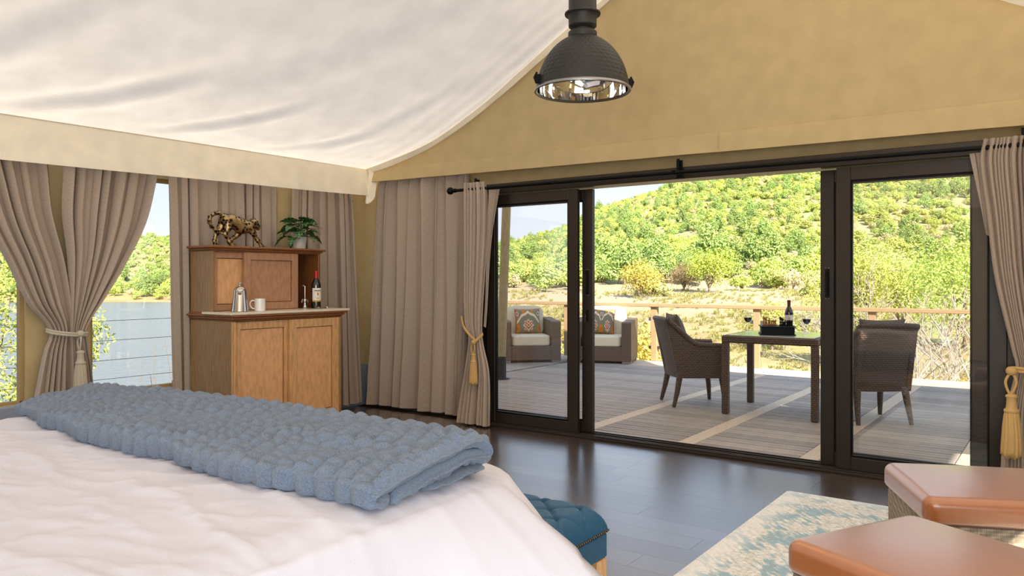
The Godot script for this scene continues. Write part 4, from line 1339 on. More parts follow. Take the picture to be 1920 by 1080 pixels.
func ribbon(parent: Node3D, called: String, raw: Array, thick: float, n1: FastNoiseLite, n2: FastNoiseLite, wob: FastNoiseLite, puff: float) -> void:
	var c := Curve2D.new()
	for k in raw.size():
		var tan_: Vector2 = (raw[mini(k + 1, raw.size() - 1)] - raw[maxi(k - 1, 0)]) / 6.0
		c.add_point(raw[k], -tan_, tan_)
	c.bake_interval = 0.004
	var total := c.get_baked_length()
	var loop: Array = []      # [point, outward, place along, side]
	var m := 110
	for side in [1.0, -1.0]:
		for k in m:
			var t := float(k) / (m - 1)
			var s := (t if side > 0.0 else 1.0 - t) * total
			var p := c.sample_baked(s)
			var d := (c.sample_baked(minf(s + 0.004, total)) - c.sample_baked(maxf(s - 0.004, 0.0))).normalized()
			loop.append([p, Vector2(-d.y, d.x) * side, s, side])
		for k in 5:
			var s := total if side > 0.0 else 0.0
			var p := c.sample_baked(s)
			var d := (c.sample_baked(minf(s + 0.004, total)) - c.sample_baked(maxf(s - 0.004, 0.0))).normalized()
			var a := PI * (k + 1) / 6.0
			loop.append([p, (Vector2(-d.y, d.x) * cos(a) + d * sin(a)) * side, s, 0.0])
	loop.append(loop[0])
	var count := loop.size() - 1
	var xa := -3.60
	var xb := -1.375
	var shape := func(u: float, v: float, inset: float) -> Vector3:
		var g: Array = loop[int(round(u * count)) % count]
		var x := lerpf(xb, xa, v)
		var p: Vector2 = g[0]
		var out: Vector2 = g[1]
		var h := thick * 0.5
		if g[3] > 0.0:
			# rows of small staggered puffs
			var s: float = g[2]
			var warp := wob.get_noise_2d(x * 1.7, s * 3.0) * 0.03
			var rowf: float = (s + 0.5 * warp + 0.03 * sin(x * 3.0) + 0.003 * sin(x * 60.0)) / 0.035
			var row := floor(rowf)
			var colf: float = (x + 0.4 * warp + 0.010 * sin(row * 2.1) + (0.012 if int(row) % 2 else 0.0) + 0.35 * s) / 0.072
			var a := sin(fposmod(rowf, 1.0) * PI)
			var b := absf(sin(colf * PI))
			var lot := 0.72 + 0.5 * absf(sin(row * 12.9898 + floor(colf) * 78.233))
			h += puff * (0.018 * lot * pow(b, 0.65) * (0.42 + 0.58 * pow(a, 0.8)) - 0.010)
			h += puff * 0.004 * wob.get_noise_2d(x * 6.0, s * 6.0)
		h *= smoothstep(0.0, 0.012, minf(v, 1.0 - v) + 0.004) if minf(v, 1.0 - v) < 0.012 else 1.0
		var q := p + out * h * inset
		var narrow := lerpf(1.0, 0.70, smoothstep(0.5, 1.0, v))
		var z := -1.315 - q.x * narrow + 0.05 * wob.get_noise_2d(x * 0.55, 8.0) - 0.07 * smoothstep(0.45, 1.0, v) - 0.02 * sin(v * 9.0)
		var lift := 1.0 - 0.25 * smoothstep(0.7, 1.0, v)
		return Vector3(x, BED_TOP - 0.004 + bed_height(x, z, n1, n2) * 0.8 - 0.035 * smoothstep(-1.72, -1.93, z) + maxf(q.y, 0.0) * lift, z)
	var mb := MB.new().grid(func(u: float, v: float) -> Vector3: return shape.call(u, v, 1.0), count, 330 if puff > 0.5 else 60, true, total * 2.0, 2.2)
	for v in [0.0, 1.0]:
		mb.grid(func(u: float, w: float) -> Vector3:
			var k := int(round(u * (m - 1)))
			var a: Vector3 = shape.call(float(k) / count, v, 1.0)
			var b: Vector3 = shape.call(float(2 * m + 4 - k) / count, v, 1.0)
			return a.lerp(b, w) + Vector3(0.012 * sin(w * PI) * smoothstep(0.0, 0.06, minf(u, 1.0 - u)) * (1.0 if v < 0.5 else -1.0), 0, 0), m - 1, 6)
		for end in [[m - 1, m + 5], [2 * m + 4, 2 * m + 10]]:
			var ring: Array = []
			for k in range(end[0], end[1] + 1):
				ring.append(shape.call(float(k) / count, v, 1.0))
			mb.poly(ring, Vector3(1.0 if v < 0.5 else -1.0, 0, 0))
	part(called, mb, M.blanket, parent)


# ------------------------------------------------------------------ rug and ottomans
func build_seats() -> void:
	var streak := fold_noise(61, 1.0, 5)
	var patch := fold_noise(62, 1.0, 4)
	M.rug = mat(Color(1, 1, 1), 0.95, {"tri": false, "height": T.fine, "relief": 0.1, "tex": picture(640, 640, func(x: float, y: float) -> Color:
		var a := streak.get_noise_2d(x * 16.0 + y * 12.0, (y - x) * 62.0)
		var b := patch.get_noise_2d(x * 9.0, y * 10.0)
		var c := streak.get_noise_2d(x * 60.0 + 50.0, y * 90.0)
		var cream := Color(0.93, 0.945, 0.95)
		var blue := Color(0.54, 0.70, 0.79)
		var col := cream.lerp(Color(0.84, 0.86, 0.84), clampf(0.5 + a, 0, 1))
		col = col.lerp(blue, clampf(2.6 * b + 1.8 * a + 0.15, 0.0, 0.85))
		col = col.lerp(Color(0.62, 0.60, 0.55), clampf(3.0 * a * c * 4.0, 0.0, 0.4))
		var edge := minf(minf(x, 1.0 - x), minf(y, 1.0 - y))
		return col.lerp(cream, 0.6 * smoothstep(0.07, 0.02, edge) + 0.25 * smoothstep(0.0, 0.5, c)))})
	var rug := MB.new().grid(func(u: float, v: float) -> Vector3:
		return Vector3(lerpf(-1.445, 1.3, u), 0.011 - 0.01 * smoothstep(0.49, 0.5, maxf(absf(u - 0.5), absf(v - 0.5))), lerpf(-4.945, -2.2, v)), 120, 120)
	single("rug", rug, M.rug, "cream rug with faded blue streaks under the leather ottomans", "rug")
	ottoman("square linen ottoman with a tan leather lid by the glass door, farther of the two", Vector3(-0.30, 0.012, -3.80), deg_to_rad(24.2))
	ottoman("square linen ottoman with tan leather lid in the bottom right corner, nearer of two", Vector3(-0.345, 0.012, -2.725), deg_to_rad(-27.3))

func ottoman(label: String, at: Vector3, turn: float) -> void:
	var o := thing("ottoman", label, "ottoman", at, turn, "leather-topped ottomans on the rug")
	part("base", MB.new().pad(Vector3(0, 0.175, 0), Vector3(0.302, 0.19, 0.302), 0.075, Basis.IDENTITY, 64, 24), M.linen, o)
	var lid := MB.new().grid(func(a: float, b: float) -> Vector3:
		var p := Vector2(a * 2.0 - 1.0, b * 2.0 - 1.0)
		var r := maxf(absf(p.x), absf(p.y))
		if r < 1e-5:
			return Vector3(0, 0.480, 0)
		var t := clampf((r - 0.72) / 0.28, 0.0, 1.0)
		var arc := minf(t / 0.55, 1.0) * PI / 2
		var inset := 0.038 * (1.0 - sin(arc)) + 0.03 * maxf(0.0, (t - 0.9) / 0.1)
		var h := 0.318 - inset
		var cr := maxf(0.018, 0.05 - inset)
		var e := p / r * h
		var c := Vector2(clampf(e.x, cr - h, h - cr), clampf(e.y, cr - h, h - cr))
		if (e - c).length() > cr:
			e = c + (e - c).normalized() * cr
		e *= minf(r / 0.72, 1.0)
		var y := 0.466 - 0.038 * (1.0 - cos(arc)) - 0.062 * clampf((t - 0.55) / 0.35, 0.0, 1.0)
		var dome := (1.0 - pow(e.x / 0.3, 2.0)) * (1.0 - pow(e.y / 0.3, 2.0))
		return Vector3(e.x, y + 0.014 * maxf(0.0, dome), e.y), 90, 90)
	part("leather_lid", lid, M.leather, o)
	var seam: Array = []
	for k in 65:
		var t := TAU * k / 64.0
		seam.append(Vector3(0.304 * signf(cos(t)) * pow(absf(cos(t)), 0.09), 0.364, 0.304 * signf(sin(t)) * pow(absf(sin(t)), 0.09)))
	part("piping", MB.new().tube(seam, 0.005, 6), M.leather_seam, o)
	for sx in [-1, 1]:
		for sz in [-1, 1]:
			var st: Array = []
			for k in 9:
				var a := lerpf(-1.2, 1.25, k / 8.0)
				st.append(Vector3(sx * (0.2875 + 0.0135 * cos(a)), 0.415 + 0.042 * sin(a), sz * (0.2875 + 0.0135 * cos(a))))
			part("corner_seam", MB.new().tube(st, 0.0035, 5), M.leather_seam, o)


# ------------------------------------------------------------------ furniture on the deck
func ikat(x: float, y: float, second: bool) -> Color:
	var px := absf(x - 0.5) * 2.0
	var base := Color(0.52, 0.50, 0.42)
	var white := Color(0.90, 0.86, 0.78)
	var orange := Color(0.82, 0.38, 0.13)
	var red := Color(0.62, 0.16, 0.14)
	var gold := Color(0.80, 0.52, 0.14)
	var jag := 0.012 * sin(y * 150.0) * sin(x * 40.0)
	var col := base
	if second:
		px = absf(fposmod(x * 2.0, 1.0) - 0.5) * 2.0
	# arch of white scrollwork
	var arch := absf(y - (0.13 + (0.34 if second else 0.46) * pow(px, 1.25)) - 0.03 * sin(px * 9.0)) + jag
	if arch < 0.055 and px < 0.92:
		col = white
	elif arch < 0.075 and px < 0.92:
		col = red if second else gold
	# palmette: bent orange leaves round a dark eye
	var q := Vector2(px * 1.15, (y - 0.70) * 2.0)
	var d := q.length() + jag
	var lobes := 0.44 + 0.07 * cos(q.angle() * 8.0)
	if d < lobes:
		var leafy := fposmod((y + px * 0.55) * 8.0, 1.0)
		col = white if d > lobes - 0.06 or leafy < 0.35 else (red.lerp(orange, 0.45) if second else orange)
	if d < 0.12:
		col = white if d > 0.075 else Color(0.2, 0.25, 0.25)
	var rose := Vector2((px - 0.86) * 0.9, y - 0.82).length()
	if rose < 0.17:
		col = gold if rose > 0.06 else orange
	rose = Vector2((px - 0.85) * 0.9, y - 0.22).length()
	if rose < 0.09:
		col = red if rose < 0.05 else white
	rose = Vector2((px - 0.35) * 0.8, y - 0.12).length()
	if rose < 0.09:
		col = gold
	if minf(minf(x, 1.0 - x), minf(y, 1.0 - y)) < 0.03:
		col = red if fposmod((x + y) * 14.0, 1.0) < 0.5 else gold
	return col

func pillow(w: float, h: float, t: float, wrinkle := 0.0) -> MB:
	var mb := MB.new()
	for s in [1.0, -1.0]:
		mb.grid(func(u: float, v: float) -> Vector3:
			var a := u * 2.0 - 1.0
			var b := v * 2.0 - 1.0
			var puff := pow(maxf(0.0, (1.0 - pow(absf(a), 3.0)) * (1.0 - pow(absf(b), 3.0))), 0.6)
			var x := a * w / 2 * (1.0 - 0.07 * (1.0 - b * b))
			var y := -b * h / 2 * (1.0 - 0.07 * (1.0 - a * a))
			return Vector3(x * s, y, s * (t / 2 * puff + wrinkle * sin(a * 9.0 + b * 4.0) * puff)), 28, 28)
	return mb

func lounge(label: String, at: Vector3, turn: float, cloth: Material, pillow_label: String, pillow_x: float, tilt: float) -> void:
	var o := thing("armchair", label, "armchair", at, turn, "woven armchairs at the deck railing")
	for s in [-1, 1]:
		var side := PackedVector2Array([Vector2(-0.42, 0.035), Vector2(0.42, 0.035), Vector2(0.42, 0.635), Vector2(0.40, 0.655), Vector2(0.1, 0.665), Vector2(-0.36, 0.69), Vector2(-0.42, 0.67)])
		part("arm", MB.new().slab(side, 0.15, Transform3D(Basis(Vector3(0, 0, 1), Vector3(0, 1, 0), Vector3(-1, 0, 0)), Vector3(s * 0.40, 0, 0))), M.wicker, o)
	part("front_panel", MB.new().box(Vector3(0, 0.15, 0.385), Vector3(0.66, 0.23, 0.05), 0.008), M.wicker, o)
	part("seat_deck", MB.new().box(Vector3(0, 0.245, 0), Vector3(0.66, 0.03, 0.76), 0.004), M.wicker_dark, o)
	part("back_panel", MB.new().box(Vector3(0, 0.37, -0.39), Vector3(0.66, 0.66, 0.06), 0.02), M.wicker, o)
	for s in [-1, 1]:
		for q in [-1, 1]:
			part("foot", MB.new().box(Vector3(s * 0.40, 0.018, q * 0.35), Vector3(0.14, 0.034, 0.12), 0.003), M.steel_dull, o)
	var seat := single("seat_cushion", MB.new().pad(Vector3(0, 0.345, 0.05), Vector3(0.322, 0.088, 0.36), 0.24, Basis.IDENTITY, 40, 20), M.cushion, "cream seat cushion of the " + pillow_label.get_slice("|", 1), "cushion", "cream armchair cushions")
	seat.position = at
	seat.rotation.y = turn
	var back := single("back_cushion", MB.new().pad(Vector3(0, 0.63, -0.25), Vector3(0.315, 0.25, 0.105), 0.36, Basis(Vector3.RIGHT, -0.20), 40, 20), M.cushion, "cream back cushion leaning in the " + pillow_label.get_slice("|", 1), "cushion", "cream armchair cushions")
	back.position = at
	back.rotation.y = turn
	var p := single("throw_pillow", pillow(0.43, 0.42, 0.15), cloth, pillow_label.get_slice("|", 0), "pillow")
	var b := Basis(Vector3.UP, turn)
	p.transform = Transform3D(b * Basis(Vector3.RIGHT, -0.24) * Basis(Vector3(0, 0, 1), tilt), at + b * Vector3(pillow_x, 0.635, -0.055))

func dining_chair(label: String, at: Vector3, turn: float, cushion_label: String) -> void:
	var o := thing("dining_chair", label, "chair", at, turn, "woven dining chairs at the deck table")
	# forward is +z
	var turn_x := Basis(Vector3(0, 0, 1), Vector3(0, 1, 0), Vector3(-1, 0, 0))
	for s in [-1, 1]:
		var side := PackedVector2Array([Vector2(-0.24, 0.30), Vector2(0.26, 0.30), Vector2(0.29, 0.615), Vector2(0.28, 0.635), Vector2(0.02, 0.645), Vector2(-0.08, 0.67), Vector2(-0.19, 0.76), Vector2(-0.335, 0.90), Vector2(-0.37, 0.895)])
		part("side_panel", MB.new().slab(side, 0.045, Transform3D(turn_x * Basis(Vector3.UP, 0.06 * s), Vector3(s * 0.262, 0, 0))), M.wicker_dark, o)
		part("armrest", MB.new().bend([Vector3(s * 0.272, 0.63, 0.285), Vector3(s * 0.268, 0.643, 0.02), Vector3(s * 0.264, 0.668, -0.08), Vector3(s * 0.262, 0.76, -0.19), Vector3(s * 0.262, 0.898, -0.345)], 0.03, 10), M.wicker_dark, o)
	part("back_panel", MB.new().grid(func(u: float, v: float) -> Vector3:
		var a := u * 2.0 - 1.0
		var y := lerpf(0.30, 0.905, v)
		return Vector3(a * (0.245 + 0.025 * v), y, -0.235 - 0.135 * pow(v, 1.3) - 0.03 * (1.0 - a * a)), 20, 20, false).grid(func(u: float, v: float) -> Vector3:
		var a := 1.0 - u * 2.0
		var y := lerpf(0.30, 0.905, v)
		return Vector3(a * (0.245 + 0.025 * v), y, -0.195 - 0.135 * pow(v, 1.3) - 0.03 * (1.0 - a * a)), 20, 20, false), M.wicker_dark, o)
	part("top_rail", MB.new().bend([Vector3(-0.272, 0.90, -0.352), Vector3(-0.14, 0.908, -0.376), Vector3(0.0, 0.91, -0.384), Vector3(0.14, 0.908, -0.376), Vector3(0.272, 0.90, -0.352)], 0.026, 10), M.wicker_dark, o)
	part("seat", MB.new().box(Vector3(0, 0.355, 0.01), Vector3(0.49, 0.11, 0.50), 0.02), M.wicker_dark, o)
	for s in [-1, 1]:
		part("leg", MB.new().tube([Vector3(s * 0.235, 0.32, 0.225), Vector3(s * 0.245, 0.16, 0.245), Vector3(s * 0.25, 0.0, 0.255)], [0.032, 0.027, 0.019], 10), M.wicker_dark, o)
		part("leg", MB.new().tube([Vector3(s * 0.225, 0.32, -0.215), Vector3(s * 0.24, 0.16, -0.245), Vector3(s * 0.25, 0.0, -0.285)], [0.034, 0.028, 0.019], 10), M.wicker_dark, o)
	var c := single("chair_cushion", pillow(0.44, 0.42, 0.13), M.cushion_grey, cushion_label, "cushion", "grey cushions on the dining chairs")
	var b := Basis(Vector3.UP, turn)
	c.transform = Transform3D(b * Basis(Vector3.RIGHT, -0.33), at + b * Vector3(0.0, 0.765, -0.175))
	var s := single("seat_pad", MB.new().pad(Vector3(0, 0.44, 0.02), Vector3(0.23, 0.035, 0.235), 0.3), M.cushion_grey, "flat grey seat pad on the " + ("woven dining chair at the left end of the table" if turn > 0.0 else "woven dining chair behind the right door panel"), "cushion", "grey seat pads on the dining chairs")
	s.position = at
	s.rotation.y = turn

func wine_glass(label: String, at: Vector3) -> void:
	var o := thing("wine_glass", label, "wine glass", at, 0.0, "wine glasses on the deck table")
	part("bowl", MB.new().lathe([Vector2(0.003, 0.088), Vector2(0.020, 0.096), Vector2(0.038, 0.118), Vector2(0.045, 0.145), Vector2(0.043, 0.175), Vector2(0.034, 0.225), Vector2(0.033, 0.225), Vector2(0.042, 0.175), Vector2(0.0438, 0.145), Vector2(0.037, 0.119), Vector2(0.019, 0.0975), Vector2(0.0, 0.092)], 24), M.clear, o)
	part("stem", MB.new().lathe([Vector2(0, 0.0), Vector2(0.034, 0.001), Vector2(0.033, 0.003), Vector2(0.010, 0.007), Vector2(0.004, 0.016), Vector2(0.0035, 0.08), Vector2(0.006, 0.09)], 20), M.clear, o)
	part("wine", MB.new().lathe([Vector2(0, 0.0935), Vector2(0.018, 0.0985), Vector2(0.0362, 0.1195), Vector2(0.0432, 0.145), Vector2(0.0431, 0.148), Vector2(0, 0.148)], 20), M.wine, o)

func wine_bottle(label: String, at: Vector3, cap: Material, print_: Material, turn: float, size := 1.0) -> void:
	var o := thing("wine_bottle", label, "bottle", at, turn)
	o.scale = Vector3.ONE * size
	part("body", MB.new().lathe([Vector2(0, 0), Vector2(0.034, 0.0), Vector2(0.0375, 0.004), Vector2(0.0375, 0.185), Vector2(0.036, 0.20), Vector2(0.026, 0.222), Vector2(0.0165, 0.24), Vector2(0.0145, 0.25), Vector2(0.0145, 0.30), Vector2(0, 0.30)], 28), M.bottle, o)
	part("cap", MB.new().lathe([Vector2(0.0150, 0.248), Vector2(0.0152, 0.285), Vector2(0.0165, 0.287), Vector2(0.0165, 0.300), Vector2(0.0155, 0.303), Vector2(0, 0.303)], 20), cap, o)
	part("label_paper", MB.new().grid(func(u: float, v: float) -> Vector3:
		var a := lerpf(-1.25, 1.25, u)
		return Vector3(0.0381 * sin(a), lerpf(0.165, 0.055, v), 0.0381 * cos(a)), 16, 4), print_, o)

func build_deck_furniture() -> void:
	M.ikat_one = mat(Color.WHITE, 0.9, {"tri": false, "tex": picture(160, 160, func(x: float, y: float) -> Color: return ikat(x, y, false))})
	M.ikat_two = mat(Color.WHITE, 0.9, {"tri": false, "tex": picture(160, 160, func(x: float, y: float) -> Color: return ikat(x, y, true))})
	lounge("brown woven armchair with cream cushions beside the roof pole, seen through the left door panel", Vector3(-7.24, 0, -10.44), deg_to_rad(45.0), M.ikat_one, "square pillow with one big orange medallion, on the armchair beside the roof pole|woven armchair beside the roof pole", 0.02, 0.02)
	lounge("brown woven armchair with cream cushions partly behind the dark door stiles", Vector3(-6.14, 0, -11.08), deg_to_rad(19.9), M.ikat_two, "square pillow with red and orange medallions, on the armchair behind the door stiles|woven armchair behind the door stiles", -0.06, -0.03)
	dining_chair("dark woven dining chair at the left end of the table, turned towards the valley", Vector3(-3.285, 0, -7.87), deg_to_rad(129.7), "grey cushion in the dining chair left of the table")
	dining_chair("dark woven dining chair seen from behind through the right glass door panel", Vector3(-1.555, 0, -7.92), deg_to_rad(-140.7), "grey cushion in the dining chair behind the right glass door panel")
	# table
	var tb := thing("dining_table", "square dark woven dining table with a pale glass top on the deck", "table", Vector3(-2.37, 0, -7.885), deg_to_rad(2.5))
	var hw := 0.455
	for sx in [-1, 1]:
		for sz in [-1, 1]:
			part("leg", MB.new().box(Vector3(sx * (hw - 0.034), 0.355, sz * (hw - 0.034)), Vector3(0.066, 0.71, 0.066), 0.008), M.wicker_dark, tb)
	for s in [-1, 1]:
		part("apron", MB.new().box(Vector3(0, 0.738, s * (hw - 0.045)), Vector3(2 * hw, 0.072, 0.09), 0.012), M.wicker_dark, tb)
		part("apron", MB.new().box(Vector3(s * (hw - 0.045), 0.738, 0), Vector3(0.09, 0.072, 2 * hw - 0.18), 0.012), M.wicker_dark, tb)
	part("glass_top", MB.new().box(Vector3(0, 0.772, 0), Vector3(2 * hw - 0.10, 0.012, 2 * hw - 0.10), 0.003), M.ceramic_glass, tb)
	var y := 0.779
	wine_glass("half-full wine glass on the left side of the deck table", Vector3(-2.745, y, -8.02))
	wine_glass("half-full wine glass on the right side of the deck table, by the door stile", Vector3(-2.16, y, -8.05))
	M.table_print = mat(Color.WHITE, 0.6, {"tri": false, "tex": picture(96, 64, func(px: float, py: float) -> Color:
		var d := Vector2((px - 0.5) * 1.5, py - 0.35).length()
		if d < 0.16 and absf(fposmod(px * 12.0, 1.0) - 0.5) < 0.3:
			return Color(0.55, 0.45, 0.3)
		if py > 0.62 and py < 0.68 and absf(px - 0.5) < 0.25:
			return Color(0.4, 0.36, 0.34)
		return Color(0.84, 0.82, 0.80))})
	wine_bottle("dark wine bottle with a brown-red cap behind the chess box on the deck table", Vector3(-2.36, y, -8.14), M.dark_cap, M.table_print, deg_to_rad(20), 1.1)
	# chess box
	var box := thing("chess_box", "black folding chess box on the deck table, one pale end towards the right", "box", Vector3(-2.38, y, -7.80), deg_to_rad(21))
	part("body", MB.new().box(Vector3(0, 0.042, 0), Vector3(0.31, 0.072, 0.29), 0.003), M.black, box)
	part("lid", MB.new().box(Vector3(0, 0.081, 0), Vector3(0.335, 0.008, 0.315), 0.002), M.black, box)
	part("foot_board", MB.new().box(Vector3(0, 0.004, 0), Vector3(0.335, 0.008, 0.315), 0.002), M.black, box)
	part("drawer_front", MB.new().box(Vector3(0.156, 0.042, 0), Vector3(0.004, 0.06, 0.25), 0.001), M.steel_dull, box)
	part("drawer_knob", MB.new().pad(Vector3(0.162, 0.042, 0), Vector3(0.006, 0.006, 0.012), 1.0, Basis.IDENTITY, 10, 8), M.black, box)
	rng.seed = 19
	var light := mat(Color(0.62, 0.40, 0.22), 0.5)
	var bt := box.transform
	for side in 2:
		var first: Node3D
		for k in 16:
			var tall: float = [0.095, 0.085, 0.075, 0.06][k] if k < 4 else 0.045 if k < 12 else 0.06
			var col := k % 8
			var lx: float = (-0.125 + 0.016 * col if side == 0 else 0.030 + 0.016 * col) + rnd(-0.003, 0.003)
			var lz: float = -0.06 + 0.05 * (k / 8) + rnd(-0.012, 0.012) + (0.0 if side == 0 else 0.04)
			var at: Vector3 = bt * Vector3(lx, 0.085, lz)
			var o := thing("chess_piece", "tiny pale wooden chess piece standing on the left of the chess box" if side == 0 else "tiny dark chess piece standing on the right of the chess box", "chess piece", at, 0.0, "pale chess pieces on the chess box" if side == 0 else "dark chess pieces on the chess box")
			part("body", MB.new().lathe([Vector2(0, 0), Vector2(0.0105, 0), Vector2(0.0105, 0.006), Vector2(0.006, 0.014), Vector2(0.005, tall * 0.6), Vector2(0.0085, tall * 0.72), Vector2(0.0065, tall * 0.78), Vector2(0.008, tall * 0.9), Vector2(0, tall)], 10), light if side == 0 else M.black, o)


# ------------------------------------------------------------------ small things on the cabinet
# one continuous skin round tapered bars: bars are [from, to, radius, radius]
func skin(bars: Array, lo: Vector3, hi: Vector3, cell: float, blend: float) -> MB:
	var nx := int((hi.x - lo.x) / cell) + 1
	var ny := int((hi.y - lo.y) / cell) + 1
	var nz := int((hi.z - lo.z) / cell) + 1
	var f := PackedFloat32Array()
	f.resize(nx * ny * nz)
	f.fill(1.0)
	for b in bars:
		var p0: Vector3 = b[0]
		var p1: Vector3 = b[1]
		var r0: float = b[2]
		var r1: float = b[3]
		var pad := maxf(r0, r1) + blend * 1.5 + cell
		var a := ((p0.min(p1) - Vector3.ONE * pad - lo) / cell).floor()
		var z := ((p0.max(p1) + Vector3.ONE * pad - lo) / cell).ceil()
		var d := p1 - p0
		var dd := maxf(d.length_squared(), 1e-9)
		for k in range(maxi(0, int(a.z)), mini(nz, int(z.z))):
			for j in range(maxi(0, int(a.y)), mini(ny, int(z.y))):
				for i in range(maxi(0, int(a.x)), mini(nx, int(z.x))):
					var q := lo + Vector3(i, j, k) * cell - p0
					var t := clampf(q.dot(d) / dd, 0.0, 1.0)
					var s := (q - d * t).length() - lerpf(r0, r1, t)
					var m := (k * ny + j) * nx + i
					var o := f[m]
					var e := maxf(blend - absf(o - s), 0.0) / blend
					f[m] = minf(o, s) - e * e * blend * 0.25
	var mb := MB.new()
	var at := {}
	var near := [0, 1, nx, nx + 1, nx * ny, nx * ny + 1, nx * ny + nx, nx * ny + nx + 1]
	for k in nz - 1:
		for j in ny - 1:
			for i in nx - 1:
				var m := (k * ny + j) * nx + i
				var inside := 0
				for c in 8:
					if f[m + near[c]] < 0.0:
						inside += 1
				if inside == 0 or inside == 8:
					continue
				var sum := Vector3.ZERO
				var cnt := 0
				for e in [[0, 1], [2, 3], [4, 5], [6, 7], [0, 2], [1, 3], [4, 6], [5, 7], [0, 4], [1, 5], [2, 6], [3, 7]]:
					var fa := f[m + near[e[0]]]
					var fb := f[m + near[e[1]]]
					if (fa < 0.0) != (fb < 0.0):
						var t := fa / (fa - fb)
						var ca := Vector3(e[0] & 1, (e[0] >> 1) & 1, e[0] >> 2)
						var cb := Vector3(e[1] & 1, (e[1] >> 1) & 1, e[1] >> 2)
						sum += ca.lerp(cb, t)
						cnt += 1
				var p := lo + (Vector3(i, j, k) + sum / cnt) * cell
				var g := Vector3(f[m + 1] - f[m], f[m + nx] - f[m], f[m + nx * ny] - f[m])
				at[m] = mb.put(p, g.normalized() if g.length() > 1e-9 else Vector3.UP, Vector2(p.x, p.y))
	var quad := func(a: int, b: int, c: int, d: int, flip: bool) -> void:
		if at.has(a) and at.has(b) and at.has(c) and at.has(d):
			if flip:
				mb.idx.append_array([at[a], at[c], at[b], at[b], at[c], at[d]])
			else:
				mb.idx.append_array([at[a], at[b], at[c], at[b], at[d], at[c]])
	var layer := nx * ny
	for k in range(1, nz - 1):
		for j in range(1, ny - 1):
			for i in range(1, nx - 1):
				var m := (k * ny + j) * nx + i
				var s := f[m] < 0.0
				if s != (f[m + 1] < 0.0):
					quad.call(m - nx - layer, m - layer, m - nx, m, not s)
				if s != (f[m + nx] < 0.0):
					quad.call(m - 1 - layer, m - layer, m - 1, m, s)
				if s != (f[m + layer] < 0.0):
					quad.call(m - 1 - nx, m - nx, m - 1, m, not s)
	# normals from the faces
	for k in mb.n.size():
		mb.n[k] = Vector3.ZERO
	for k in range(0, mb.idx.size(), 3):
		var a := mb.idx[k]
		var b := mb.idx[k + 1]
		var c := mb.idx[k + 2]
		var nn := (mb.v[c] - mb.v[a]).cross(mb.v[b] - mb.v[a])
		mb.n[a] += nn
		mb.n[b] += nn
		mb.n[c] += nn
	for k in mb.n.size():
		mb.n[k] = mb.n[k].normalized()
	return mb

